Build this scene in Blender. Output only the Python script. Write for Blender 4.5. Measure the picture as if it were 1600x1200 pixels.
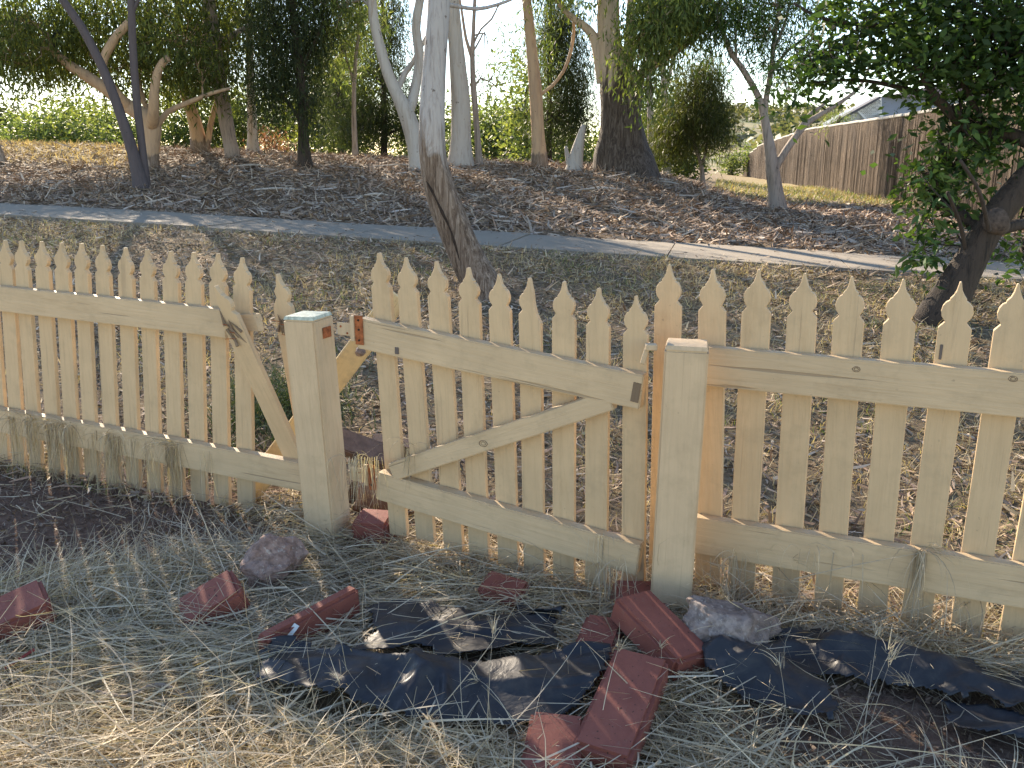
import bpy, bmesh, math, random
import numpy as np
from mathutils import Vector, Matrix, noise as mnoise

random.seed(7); rng = np.random.default_rng(7)
S = bpy.context.scene
for o in list(bpy.data.objects): bpy.data.objects.remove(o)
COL = S.collection

# ------------------------------------------------------------------ camera, sky, sun, exposure
F = 1350.0; PITCH = math.radians(14.7); EYE = 1.45
cam_d = bpy.data.cameras.new('camera'); cam = bpy.data.objects.new('camera', cam_d); COL.objects.link(cam)
cam.location = (0, 0, EYE); cam.rotation_euler = (math.pi/2 - PITCH, 0, 0)
cam_d.sensor_width = 36; cam_d.lens = F/1600*36; cam_d.clip_start = .05; cam_d.clip_end = 4000
S.camera = cam
SUN_AZ = math.radians(-28)      # measured from +Y towards +X
SUN_EL = math.radians(27)
W = bpy.data.worlds.new('World'); S.world = W; W.use_nodes = True
wn = W.node_tree; wn.nodes.clear()
sky = wn.nodes.new('ShaderNodeTexSky'); sky.sky_type = 'NISHITA'; sky.sun_disc = False
sky.sun_elevation = SUN_EL; sky.sun_rotation = SUN_AZ
sky.air_density = 1.0; sky.dust_density = 0.1; sky.ozone_density = 2.0
bg = wn.nodes.new('ShaderNodeBackground'); bg.inputs[1].default_value = .11
wo = wn.nodes.new('ShaderNodeOutputWorld')
wn.links.new(sky.outputs[0], bg.inputs[0]); wn.links.new(bg.outputs[0], wo.inputs[0])
sd = bpy.data.lights.new('sun', 'SUN'); sd.energy = 4.6; sd.angle = math.radians(.55); sd.color = (1, .9, .74)
sun = bpy.data.objects.new('sun', sd); COL.objects.link(sun)
sdir = Vector((math.sin(SUN_AZ)*math.cos(SUN_EL), math.cos(SUN_AZ)*math.cos(SUN_EL), math.sin(SUN_EL)))
sun.rotation_euler = sdir.to_track_quat('Z', 'Y').to_euler(); sun.location = sdir*60
vs = S.view_settings; vs.view_transform = 'Standard'; vs.look = 'None'; vs.gamma = 1; vs.use_curve_mapping = False
vs.exposure = 1.8
vs.use_white_balance = True; vs.white_balance_temperature = 7050; vs.white_balance_tint = 13

# ------------------------------------------------------------------ helpers: pixels of the 1600x1200 photo to rays
CP, SP = math.cos(PITCH), math.sin(PITCH)
def ray(px, py):
    x = (px-800)/F; y = -(py-600)/F
    return Vector((x, y*SP + CP, y*CP - SP))
CAM = Vector((0, 0, EYE))
def atY(px, py, Y):
    d = ray(px, py); return CAM + d*(Y/d.y)
def axis_depth(p): return (p-CAM).dot(Vector((0, CP, -SP)))
def at_plane(px, py, p0, n):
    d = ray(px, py); return CAM + d*((p0-CAM).dot(n)/d.dot(n))
def sst(a, b, x):
    t = np.clip((x-a)/(b-a), 0, 1); return t*t*(3-2*t)

# value noise, vectorised
_tab = rng.random((256, 256))
def vnoise(x, y):
    x = np.asarray(x, float); y = np.asarray(y, float)
    xi = np.floor(x).astype(int); yi = np.floor(y).astype(int); fx = x-xi; fy = y-yi
    fx = fx*fx*(3-2*fx); fy = fy*fy*(3-2*fy)
    g = lambda a, b: _tab[a & 255, b & 255]
    return (g(xi, yi)*(1-fx)+g(xi+1, yi)*fx)*(1-fy) + (g(xi, yi+1)*(1-fx)+g(xi+1, yi+1)*fx)*fy
def fbm(x, y, o=3):
    s = 0; a = .5
    for i in range(o):
        s = s + a*vnoise(x*2**i+17.3*i, y*2**i+5.1*i); a *= .5
    return s/(1-.5**o)

# ------------------------------------------------------------------ terrain
PC = np.array((0., 9.2)); PD = np.array((-.972, .236)); PN = np.array((.236, .972))
def uv_path(X, Y):
    dx = X-PC[0]; dy = Y-PC[1]
    return dx*PD[0]+dy*PD[1], dx*PN[0]+dy*PN[1]
def gz(X, Y, rough=True):
    X = np.asarray(X, float); Y = np.asarray(Y, float)
    u, v = uv_path(X, Y)
    zp = .61 + .037*np.clip(u, -14, 14)
    t = np.clip((v+5.5)/4.7, 0, 1)
    z = zp*(t*.75 + .25*t*t*(3-2*t))
    a = X/np.maximum(Y, .5)
    M = .62 - .52*sst(.10, .30, a) 
    z = z + M*sst(.9, 7.5, v)
    z = z - (.010+.035*(1-sst(.0, .25, a)))*np.clip(v-9.5, 0, 60)
    far = sst(110, 700, Y)
    z = z + far*(34*sst(.06, .2, a) + 4)*(.8+.4*fbm(X*.006, Y*.006))
    if rough:
        onpath = np.abs(v) < .95
        amp = np.where(onpath, 0, 1)
        z = z + amp*((fbm(X*1.1+3, Y*1.1, 3)-.5)*.09*sst(-.2, 1.5, v) + (fbm(X*2.3, Y*2.3, 3)-.5)*.05*(1-sst(-.5, .5, v)))
        z = z + amp*(fbm(X*9, Y*9, 2)-.5)*.018*(Y < 30)
        z = z - .03*onpath
    return z
def gzf(x, y): return float(gz(np.array([x]), np.array([y]))[0])
def at_ground(px, py, lim=120):
    d = ray(px, py); t = .8
    while t < lim:
        p = CAM + d*t
        if p.z < gzf(p.x, p.y):
            lo, hi = t-.1 if t < 30 else t-.5, t
            for _ in range(14):
                m = (lo+hi)/2; p = CAM+d*m
                if p.z < gzf(p.x, p.y): hi = m
                else: lo = m
            return CAM+d*hi
        t += .1 if t < 30 else .5
    return CAM+d*lim

# ------------------------------------------------------------------ mesh helpers
def mesh_np(name, V, Fc, smooth=False):
    V = np.asarray(V, np.float32); Fc = np.asarray(Fc, np.int32)
    me = bpy.data.meshes.new(name); n, k = Fc.shape
    me.vertices.add(len(V)); me.vertices.foreach_set('co', V.ravel())
    me.loops.add(n*k); me.loops.foreach_set('vertex_index', Fc.ravel())
    me.polygons.add(n); me.polygons.foreach_set('loop_start', np.arange(0, n*k, k, dtype=np.int32))
    if smooth: me.polygons.foreach_set('use_smooth', np.ones(n, bool))
    me.update(calc_edges=True); return me
def tint(me, cols):
    a = me.color_attributes.new('tint', 'FLOAT_COLOR', 'POINT')
    c = np.ones((len(me.vertices), 4), np.float32); c[:, :3] = cols; a.data.foreach_set('color', c.ravel())
def obj(name, me, mat=None, parent=None, M=None):
    o = bpy.data.objects.new(name, me); COL.objects.link(o)
    if mat is not None and not me.materials: me.materials.append(mat)
    if parent is not None: o.parent = parent
    if M is not None: o.matrix_world = M if parent is None else M
    return o
def tag(o, label=None, cat=None, group=None, kind=None):
    if label: o['label'] = label
    if cat: o['category'] = cat
    if group: o['group'] = group
    if kind: o['kind'] = kind
    return o
def thing(name, label, cat, loc=(0, 0, 0), group=None):
    o = bpy.data.objects.new(name, None); COL.objects.link(o); o.location = loc; o.empty_display_size = .1
    return tag(o, label, cat, group)
WM = {}
def child(name, me, mat, parent, M=None):
    """part placed by a world matrix under a thing (translation only) or under another part"""
    o = bpy.data.objects.new(name, me); COL.objects.link(o)
    if mat is not None and not me.materials: me.materials.append(mat)
    o.parent = parent
    base = WM.get(parent.name, Matrix.Translation(parent.location))
    M = base if M is None else M
    o.matrix_local = base.inverted() @ M; WM[o.name] = M.copy()
    return o
def bm_mesh(bm, name):
    me = bpy.data.meshes.new(name); bm.to_mesh(me); bm.free(); return me
def prism(outline, thick, name, bevel=.002):
    """outline in local XZ, extruded along Y by thick (0..thick), edges bevelled"""
    bm = bmesh.new()
    vs = [bm.verts.new((x, 0, z)) for x, z in outline]
    f = bm.faces.new(vs)
    r = bmesh.ops.extrude_face_region(bm, geom=[f])
    for v in [g for g in r['geom'] if isinstance(g, bmesh.types.BMVert)]: v.co.y += thick
    bmesh.ops.recalc_face_normals(bm, faces=bm.faces)
    if bevel:
        es = [e for e in bm.edges if e.calc_face_angle(0) > .6]
        bmesh.ops.bevel(bm, geom=es, offset=bevel, segments=1, affect='EDGES', clamp_overlap=True)
    return bm_mesh(bm, name)
def box_mesh(sx, sy, sz, name, bevel=.003, seg=1, cuts=0, warp=0, seed=0):
    bm = bmesh.new(); bmesh.ops.create_cube(bm, size=1)
    for v in bm.verts: v.co = Vector((v.co.x*sx, v.co.y*sy, v.co.z*sz))
    if bevel: bmesh.ops.bevel(bm, geom=bm.edges[:], offset=bevel, segments=seg, affect='EDGES')
    if cuts: bmesh.ops.subdivide_edges(bm, edges=bm.edges[:], cuts=cuts, use_grid_fill=True)
    if warp:
        for v in bm.verts:
            n = mnoise.noise_vector(v.co*9+Vector((seed*3.1, seed, 0))); v.co += n*warp
    return bm_mesh(bm, name)
def tube_np(P, R, n=8, flute=0, seed=0, cap=True):
    P = [Vector(p) for p in P]; V = []; Fc = []
    up = Vector((0, 0, 1)); prev = None
    for i, p in enumerate(P):
        t = (P[min(i+1, len(P)-1)]-P[max(i-1, 0)]).normalized()
        if prev is None:
            a = t.cross(Vector((0, 1, 0)));
            if a.length < .1: a = t.cross(Vector((1, 0, 0)))
        else: a = prev - t*prev.dot(t)
        a.normalize(); prev = a; b = t.cross(a)
        for k in range(n):
            th = 2*math.pi*k/n; r = R[i]
            if flute: r *= 1 + flute*(mnoise.noise(Vector((math.cos(th)*2.2+seed, math.sin(th)*2.2, p.z*1.6+seed)))
                                     + .5*mnoise.noise(Vector((math.cos(th)*6+seed, math.sin(th)*6, p.z*2.5))))
            V.append(p + a*(math.cos(th)*r) + b*(math.sin(th)*r))
    for i in range(len(P)-1):
        for k in range(n):
            k2 = (k+1) % n
            Fc.append((i*n+k, i*n+k2, (i+1)*n+k2, (i+1)*n+k))
    if cap:
        V.append(P[-1]); c = len(V)-1; i = len(P)-1
        for k in range(n): Fc.append((i*n+k, i*n+(k+1) % n, c, c))
    return V, Fc
def smooth_path(P, R, step):
    """Catmull-Rom resample"""
    P = [Vector(p) for p in P]; out = []; ro = []
    for i in range(len(P)-1):
        p0, p1, p2, p3 = P[max(i-1, 0)], P[i], P[i+1], P[min(i+2, len(P)-1)]
        n = max(2, int((p2-p1).length/step))
        for k in range(n):
            t = k/n
            out.append(.5*((2*p1)+(p2-p0)*t+(2*p0-5*p1+4*p2-p3)*t*t+(3*p1-p0-3*p2+p3)*t**3)); ro.append(R[i]*(1-t)+R[i+1]*t)
    out.append(P[-1]); ro.append(R[-1]); return out, ro
class Soup:
    def __init__(s): s.V = []; s.F = []; s.n = 0
    def add(s, V, Fc):
        s.V.extend(V); s.F.extend([tuple(i+s.n for i in f) for f in Fc]); s.n += len(V)
    def mesh(s, name, origin=(0, 0, 0), smooth=True):
        me = bpy.data.meshes.new(name); o = Vector(origin)
        F2 = [tuple(dict.fromkeys(f)) for f in s.F]
        me.from_pydata([Vector(v)-o for v in s.V], [], F2)
        if smooth: me.polygons.foreach_set('use_smooth', np.ones(len(me.polygons), bool))
        me.update(); return me

# ------------------------------------------------------------------ materials
def mat_new(name):
    m = bpy.data.materials.new(name); m.use_nodes = True; nt = m.node_tree; nt.nodes.clear()
    out = nt.nodes.new('ShaderNodeOutputMaterial'); b = nt.nodes.new('ShaderNodeBsdfPrincipled')
    nt.links.new(b.outputs[0], out.inputs[0]); b.inputs['Specular IOR Level'].default_value = .3
    return m, nt, b, out
def N(nt, t, **kw):
    n = nt.nodes.new(t)
    for k, v in kw.items():
        if k.startswith('i_'): n.inputs[k[2:].replace('_', ' ')].default_value = v
        else: setattr(n, k, v)
    return n
def ramp(nt, src, stops, interp='LINEAR'):
    r = nt.nodes.new('ShaderNodeValToRGB'); r.color_ramp.interpolation = interp
    e = r.color_ramp.elements
    while len(e) < len(stops): e.new(.5)
    for el, (p, c) in zip(e, stops): el.position = p; el.color = (*c, 1) if len(c) == 3 else c
    nt.links.new(src, r.inputs[0]); return r.outputs[0]
def g3(v): return (v, v, v)
def coords(nt, scale=(1, 1, 1), rnd=True, kind='Object'):
    tc = N(nt, 'ShaderNodeTexCoord'); mp = N(nt, 'ShaderNodeMapping'); mp.inputs['Scale'].default_value = scale
    src = tc.outputs[kind]
    if rnd:
        oi = N(nt, 'ShaderNodeObjectInfo'); ma = N(nt, 'ShaderNodeMath', operation='MULTIPLY'); ma.inputs[1].default_value = 37.
        nt.links.new(oi.outputs['Random'], ma.inputs[0])
        va = N(nt, 'ShaderNodeVectorMath', operation='ADD'); nt.links.new(src, va.inputs[0]); nt.links.new(ma.outputs[0], va.inputs[1]); src = va.outputs[0]
    nt.links.new(src, mp.inputs['Vector']); return mp.outputs[0]
def noise(nt, vec, scale, detail=4, rough=.55, dist=0):
    n = N(nt, 'ShaderNodeTexNoise'); n.inputs['Scale'].default_value = scale; n.inputs['Detail'].default_value = detail
    n.inputs['Roughness'].default_value = rough; n.inputs['Distortion'].default_value = dist
    nt.links.new(vec, n.inputs['Vector']); return n.outputs['Fac']
def mix(nt, fac, a, b, mode='MIX'):
    m = N(nt, 'ShaderNodeMix', data_type='RGBA', blend_type=mode)
    if isinstance(fac, (int, float)): m.inputs[0].default_value = fac
    else: nt.links.new(fac, m.inputs[0])
    for i, s in ((6, a), (7, b)):
        if isinstance(s, (tuple, list)): m.inputs[i].default_value = (*s[:3], 1)
        else: nt.links.new(s, m.inputs[i])
    return m.outputs[2]
def bump(nt, b, h, strength=.4, dist=.01):
    bp = N(nt, 'ShaderNodeBump'); bp.inputs['Strength'].default_value = strength; bp.inputs['Distance'].default_value = dist
    nt.links.new(h, bp.inputs['Height']); nt.links.new(bp.outputs[0], b.inputs['Normal'])

def paint_wood(name, col, axis, crack=.5, dirt=.35, rawcol=(.30, .22, .14)):
    m, nt, b, _ = mat_new(name)
    sc = [26, 26, 26]; sc[axis] = 1.3
    v = coords(nt, tuple(sc)); grain = noise(nt, v, 2.0, 5, .6, .6)
    sc2 = [60, 60, 60]; sc2[axis] = 1.6
    v2 = coords(nt, tuple(sc2)); cr = noise(nt, v2, 1.0, 2, .5, .3)
    v3 = coords(nt, (1, 1, 1)); big = noise(nt, v3, 5, 4, .6); fine = noise(nt, v3, 60, 3, .6)
    base = mix(nt, ramp(nt, big, [(.3, g3(0)), (.75, g3(1))]), col, tuple(c*.84 for c in col))
    dm = ramp(nt, noise(nt, v3, 11, 6, .7), [(.52, g3(0)), (.75, g3(dirt))])
    base = mix(nt, dm, base, (.30, .235, .15))
    base = mix(nt, ramp(nt, grain, [(.35, g3(.18)), (.55, g3(0))]), base, tuple(c*.6 for c in col))
    wsc = [9., 9., 9.]; wsc[axis] = .8
    wv = N(nt, 'ShaderNodeTexWave', wave_type='BANDS', bands_direction='DIAGONAL'); wv.inputs['Scale'].default_value = 3.2; wv.inputs['Distortion'].default_value = 7; wv.inputs['Detail'].default_value = 3; wv.inputs['Detail Scale'].default_value = 1.2
    nt.links.new(coords(nt, tuple(wsc)), wv.inputs['Vector'])
    lines = ramp(nt, wv.outputs['Fac'], [(.0, g3(.12)), (.14, g3(.02)), (.35, g3(0))])
    patch = ramp(nt, noise(nt, v3, 3.5, 3, .6), [(.42, g3(.15)), (.62, g3(1))])
    lm_ = N(nt, 'ShaderNodeMath', operation='MULTIPLY'); nt.links.new(lines, lm_.inputs[0]); nt.links.new(patch, lm_.inputs[1])
    base = mix(nt, lm_.outputs[0], base, tuple(c*.45 for c in col))
    sc4 = [14., 14., 14.]; sc4[axis] = 2.2
    base = mix(nt, ramp(nt, noise(nt, coords(nt, tuple(sc4)), 1, 6, .75), [(.55, g3(0)), (.72, g3(.5))]), base, tuple(c*q for c, q in zip(col, (.66, .62, .56))))
    ck = ramp(nt, cr, [(.295, g3(crack)), (.34, g3(0))])
    base = mix(nt, ck, base, rawcol)
    # speckles and knots
    base = mix(nt, ramp(nt, fine, [(.70, g3(0)), (.76, g3(.45))]), base, (.22, .17, .11))
    nt.links.new(base, b.inputs['Base Color']); b.inputs['Roughness'].default_value = .62
    h = N(nt, 'ShaderNodeMath', operation='SUBTRACT'); nt.links.new(grain, h.inputs[0]); nt.links.new(ck, h.inputs[1])
    bump(nt, b, h.outputs[0], .5, .005); return m
CREAM = (.60, .435, .26)
M_paintZ = paint_wood('cream_paint_upright', CREAM, 2, .35)
M_paintX = paint_wood('cream_paint_rail', (.585, .435, .27), 0, .8, .4)
M_post = paint_wood('cream_paint_post', (.59, .44, .28), 2, .15, .3)
M_raw = paint_wood('weathered_bare_wood', (.36, .27, .17), 0, .9, .5, (.10, .07, .045))

def simple(name, col, rough=.7, var=.25, scale=8, bumpd=0, metallic=0, spec=.3):
    m, nt, b, _ = mat_new(name); v = coords(nt); n = noise(nt, v, scale, 5, .65)
    c = mix(nt, ramp(nt, n, [(.3, g3(0)), (.7, g3(1))]), tuple(x*(1-var) for x in col), tuple(min(1, x*(1+var)) for x in col))
    nt.links.new(c, b.inputs['Base Color']); b.inputs['Roughness'].default_value = rough; b.inputs['Metallic'].default_value = metallic
    b.inputs['Specular IOR Level'].default_value = spec
    if bumpd: bump(nt, b, noise(nt, v, scale*4, 5, .7), .6, bumpd)
    return m
M_rust = simple('rusted_steel', (.30, .095, .035), .85, .5, 60, .002)
M_dark = simple('dark_hole', (.02, .016, .012), .9)
M_splint = paint_wood('splintered_wood', (.20, .14, .09), 2, 1, .6, (.03, .022, .016))
M_verd = simple('green_worn_paint', (.42, .46, .38), .8, .4, 60)

def brick_mat():
    m, nt, b, _ = mat_new('red_paver'); v = coords(nt)
    c = mix(nt, ramp(nt, noise(nt, v, 9, 5, .7), [(.3, g3(0)), (.7, g3(1))]), (.195, .06, .044), (.265, .088, .063))
    c = mix(nt, ramp(nt, noise(nt, v, 26, 6, .75), [(.58, g3(0)), (.72, g3(.5))]), c, (.24, .13, .10))
    pits = ramp(nt, noise(nt, v, 95, 1, .5), [(.70, g3(0)), (.73, g3(.85))])
    c = mix(nt, pits, c, (.05, .025, .02))
    nt.links.new(c, b.inputs['Base Color']); b.inputs['Roughness'].default_value = .75
    bump(nt, b, noise(nt, v, 70, 6, .7), .5, .004); return m
M_brick = brick_mat()
def rock_mat(name, a, bb, cc):
    m, nt, b, _ = mat_new(name); v = coords(nt)
    n1 = noise(nt, v, 7, 7, .7, .5)
    c = ramp(nt, n1, [(.3, a), (.5, bb), (.7, cc)])
    c = mix(nt, ramp(nt, noise(nt, v, 34, 4, .7), [(.45, g3(0)), (.62, g3(.55))]), c, tuple(x*.4 for x in a))
    c = mix(nt, ramp(nt, noise(nt, v, 55, 3, .7), [(.58, g3(0)), (.68, g3(.6))]), c, (.5, .45, .4))
    nt.links.new(c, b.inputs['Base Color']); b.inputs['Roughness'].default_value = .8
    bump(nt, b, noise(nt, v, 40, 8, .75), .8, .012); return m
M_rock1 = rock_mat('pinkish_rock', (.20, .12, .095), (.30, .20, .165), (.36, .27, .24))
M_rock2 = rock_mat('grey_rock', (.17, .13, .11), (.27, .21, .185), (.38, .33, .30))
def mat_plastic():
    m, nt, b, _ = mat_new('black_plastic'); v = coords(nt)
    c = mix(nt, ramp(nt, noise(nt, v, 16, 6, .7), [(.45, g3(0)), (.75, g3(.8))]), (.014, .016, .022), (.04, .04, .042))
    c = mix(nt, ramp(nt, noise(nt, v, 4, 5, .7), [(.55, g3(0)), (.75, g3(.5))]), c, (.075, .06, .048))
    nt.links.new(c, b.inputs['Base Color'])
    nt.links.new(ramp(nt, noise(nt, v, 9, 4), [(.3, g3(.42)), (.7, g3(.62))]), b.inputs['Roughness'])
    b.inputs['Specular IOR Level'].default_value = .42
    bump(nt, b, noise(nt, v, 10, 3, .5, 1.5), .35, .02); return m
M_plastic = mat_plastic()
def tint_mat(name, rough=.7, trans=0., mul=1.0, spec=.25):
    m, nt, b, out = mat_new(name)
    at = N(nt, 'ShaderNodeAttribute', attribute_name='tint')
    nt.links.new(at.outputs['Color'], b.inputs['Base Color']); b.inputs['Roughness'].default_value = rough
    b.inputs['Specular IOR Level'].default_value = spec
    if trans:
        tr = N(nt, 'ShaderNodeBsdfTranslucent'); ms = N(nt, 'ShaderNodeMixShader'); ms.inputs[0].default_value = trans
        c2 = mix(nt, 1., at.outputs['Color'], (1.5, 1.45, .7), 'MULTIPLY')
        nt.links.new(c2, tr.inputs[0]); nt.links.new(b.outputs[0], ms.inputs[1]); nt.links.new(tr.outputs[0], ms.inputs[2])
        nt.links.new(ms.outputs[0], out.inputs[0])
    return m
M_leaf = tint_mat('leaves', .5, .45)
M_straw = tint_mat('dry_straw', .6, .25)
M_litter = tint_mat('litter', .85)
def bark(name, pale, mid, dark, streak=.5, rough_base=0, base_h=1.2, sc=1.0, rbk=1.0):
    """smooth gum bark in patches; rough dark fibrous bark on the lowest base_h metres when rough_base>0"""
    m, nt, b, _ = mat_new(name)
    v = coords(nt, (5*sc, 5*sc, .9*sc), False); n1 = noise(nt, v, 1.0, 6, .65, .6)
    v2 = coords(nt, (26*sc, 26*sc, 1.6*sc), False); n2 = noise(nt, v2, 1.0, 5, .7, .5)
    c = ramp(nt, n1, [(.32, mid), (.46, pale), (.60, pale), (.68, mid)])
    c = mix(nt, ramp(nt, n2, [(.50, g3(0)), (.70, g3(streak))]), c, dark)
    v3 = coords(nt, (1, 1, 1), False)
    c = mix(nt, ramp(nt, noise(nt, v3, 14, 2), [(.70, g3(0)), (.73, g3(.8))]), c, dark)
    hgt = n2
    if rough_base:
        tc = N(nt, 'ShaderNodeTexCoord'); sx = N(nt, 'ShaderNodeSeparateXYZ'); nt.links.new(tc.outputs['Object'], sx.inputs[0])
        ad = N(nt, 'ShaderNodeMath', operation='MULTIPLY_ADD'); nt.links.new(n1, ad.inputs[0]); ad.inputs[1].default_value = 1.6*base_h; nt.links.new(sx.outputs['Z'], ad.inputs[2])
        msk = ramp(nt, ad.outputs[0], [(0, g3(1)), (1, g3(0))]); 
        mr = N(nt, 'ShaderNodeMapRange'); mr.inputs[1].default_value = base_h*1.7; mr.inputs[2].default_value = base_h*1.85; mr.inputs[3].default_value = rough_base; mr.inputs[4].default_value = 0
        nt.links.new(ad.outputs[0], mr.inputs[0])
        v4 = coords(nt, (34*sc, 34*sc, 2.2*sc), False); n4 = noise(nt, v4, 1, 6, .75, .8)
        rb = ramp(nt, n4, [(.33, tuple(rbk*q for q in (.035, .025, .018))), (.47, tuple(rbk*q for q in (.15, .105, .075))), (.66, tuple(rbk*q for q in (.36, .29, .23)))])
        c = mix(nt, mr.outputs[0], c, rb)
        hm = N(nt, 'ShaderNodeMath', operation='MULTIPLY_ADD'); nt.links.new(n4, hm.inputs[0]); nt.links.new(mr.outputs[0], hm.inputs[1]); nt.links.new(n2, hm.inputs[2]); hgt = hm.outputs[0]
    nt.links.new(c, b.inputs['Base Color']); b.inputs['Roughness'].default_value = .8
    bump(nt, b, hgt, .6, .03); return m
B_pale = bark('pale_gum_bark', (.42, .38, .335), (.31, .25, .20), (.13, .10, .08), .35)
B_front = bark('patchy_gum_bark', (.40, .37, .345), (.29, .235, .195), (.10, .075, .06), .6, 1, 1.22, 1.3)
B_old = bark('old_gum_bark', (.55, .42, .29), (.36, .26, .18), (.10, .07, .05), .6, 1, 1.6, .8, .42)
B_warm = bark('warm_gum_bark', (.46, .31, .19), (.34, .225, .145), (.14, .10, .08), .4, .9, .25)
B_dark = bark('dark_purple_bark', (.10, .08, .08), (.08, .063, .063), (.045, .038, .038), .5)
B_brown = bark('dark_brown_bark', (.055, .04, .03), (.035, .026, .02), (.012, .01, .008), .9, 0, 1, 1.6)
B_grey = bark('grey_furrowed_bark', (.33, .27, .225), (.24, .19, .155), (.075, .06, .05), .9, 0, 1, 1.4)

# ------------------------------------------------------------------ ground sheet
rows = np.concatenate([np.arange(-2.0, 4.2, .032), np.geomspace(4.2, 24, 190)[1:], np.geomspace(24, 1500, 90)[1:]])
cs = np.linspace(-1, 1, 300)
YY = np.repeat(rows[:, None], len(cs), 1)
half = 2.6 + np.maximum(0, rows-1)*1.15
XX = cs[None, :]*half[:, None]
ZZ = gz(XX, YY)
nr, nc = YY.shape
idx = np.arange(nr*nc).reshape(nr, nc)
Fq = np.stack([idx[:-1, :-1], idx[:-1, 1:], idx[1:, 1:], idx[1:, :-1]], -1).reshape(-1, 4)
me = mesh_np('ground', np.stack([XX, YY, ZZ], -1).reshape(-1, 3), Fq, True)
def ell(X, Y, pxs):   # soft mask of ground ellipses given as photo points (cx, cy, rx_m, ry_m)
    m = np.zeros_like(X)
    for cx, cy, rx, ry in pxs:
        p = at_ground(cx, cy); d = np.hypot((X-p.x)/rx, (Y-p.y)/ry) + (fbm(X*5, Y*5, 3)-.5)*.7
        m = np.maximum(m, 1-sst(.75, 1.1, d))
    return m
SOIL = [(110, 815, .75, .48), (255, 838, .42, .2), (10, 785, .8, .4), (1400, 1130, .46, .16), (1560, 1170, .35, .12), (720, 1050, .3, .06)]
SOIL2 = [(a_, b_, c_*1.3, d_*1.4) for a_, b_, c_, d_ in SOIL]
def zones(X, Y):
    u, v = uv_path(X, Y)
    soil = ell(X, Y, SOIL)
    mulch = sst(.5, 1.2, v+(fbm(X*.8, Y*.8)-.5)*.5)
    a = X/np.maximum(Y, .5)
    grassy = np.maximum(sst(3.0, 6.5, v + (fbm(X*.3, Y*.3)-.5)*3)*(1-sst(-.45, -.36, a)), sst(7.5, 11, v + (fbm(X*.3, Y*.3)-.5)*5)*sst(.20, .27, a))
    return soil, mulch*(1-grassy), grassy
so, mu, gr = zones(XX.ravel(), YY.ravel())
at = me.color_attributes.new('zone', 'FLOAT_COLOR', 'POINT')
at.data.foreach_set('color', np.stack([so, mu, gr, np.ones_like(so)], -1).astype(np.float32).ravel())
m, nt, b, _ = mat_new('dry_ground'); v = coords(nt, rnd=False)
za = N(nt, 'ShaderNodeAttribute', attribute_name='zone'); sx = N(nt, 'ShaderNodeSeparateColor'); nt.links.new(za.outputs['Color'], sx.inputs[0])
n1 = noise(nt, v, 1.7, 6, .7); n2 = noise(nt, v, 30, 5, .75); n3 = noise(nt, v, 7, 4, .6)
dry = ramp(nt, n2, [(.3, (.085, .06, .042)), (.5, (.20, .15, .095)), (.72, (.36, .28, .17))])
dry = mix(nt, ramp(nt, n1, [(.5, g3(0)), (.68, g3(.7))]), dry, (.105, .075, .055))
soilc = ramp(nt, n2, [(.3, (.085, .055, .042)), (.5, (.15, .098, .074)), (.72, (.235, .165, .125))])
mulc = ramp(nt, n2, [(.3, (.075, .052, .038)), (.52, (.20, .145, .10)), (.75, (.38, .28, .20))])
gras = ramp(nt, n3, [(.35, (.34, .26, .15)), (.6, (.27, .22, .12)), (.75, (.16, .16, .07))])
c = mix(nt, sx.outputs[0], dry, soilc); c = mix(nt, sx.outputs[1], c, mulc); c = mix(nt, sx.outputs[2], c, gras)
sy = N(nt, 'ShaderNodeSeparateXYZ'); nt.links.new(v, sy.inputs[0])
hill = N(nt, 'ShaderNodeMapRange'); hill.inputs[1].default_value = 70; hill.inputs[2].default_value = 160; nt.links.new(sy.outputs['Y'], hill.inputs[0])
hc = ramp(nt, noise(nt, v, .035, 6, .7), [(.4, (.30, .25, .15)), (.55, (.17, .18, .10)), (.65, (.07, .09, .05))])
c = mix(nt, hill.outputs[0], c, hc)
nt.links.new(c, b.inputs['Base Color']); b.inputs['Roughness'].default_value = .95; b.inputs['Specular IOR Level'].default_value = .1
bump(nt, b, n2, .9, .02)
ground = tag(obj('ground', me, m), kind='structure')

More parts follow.
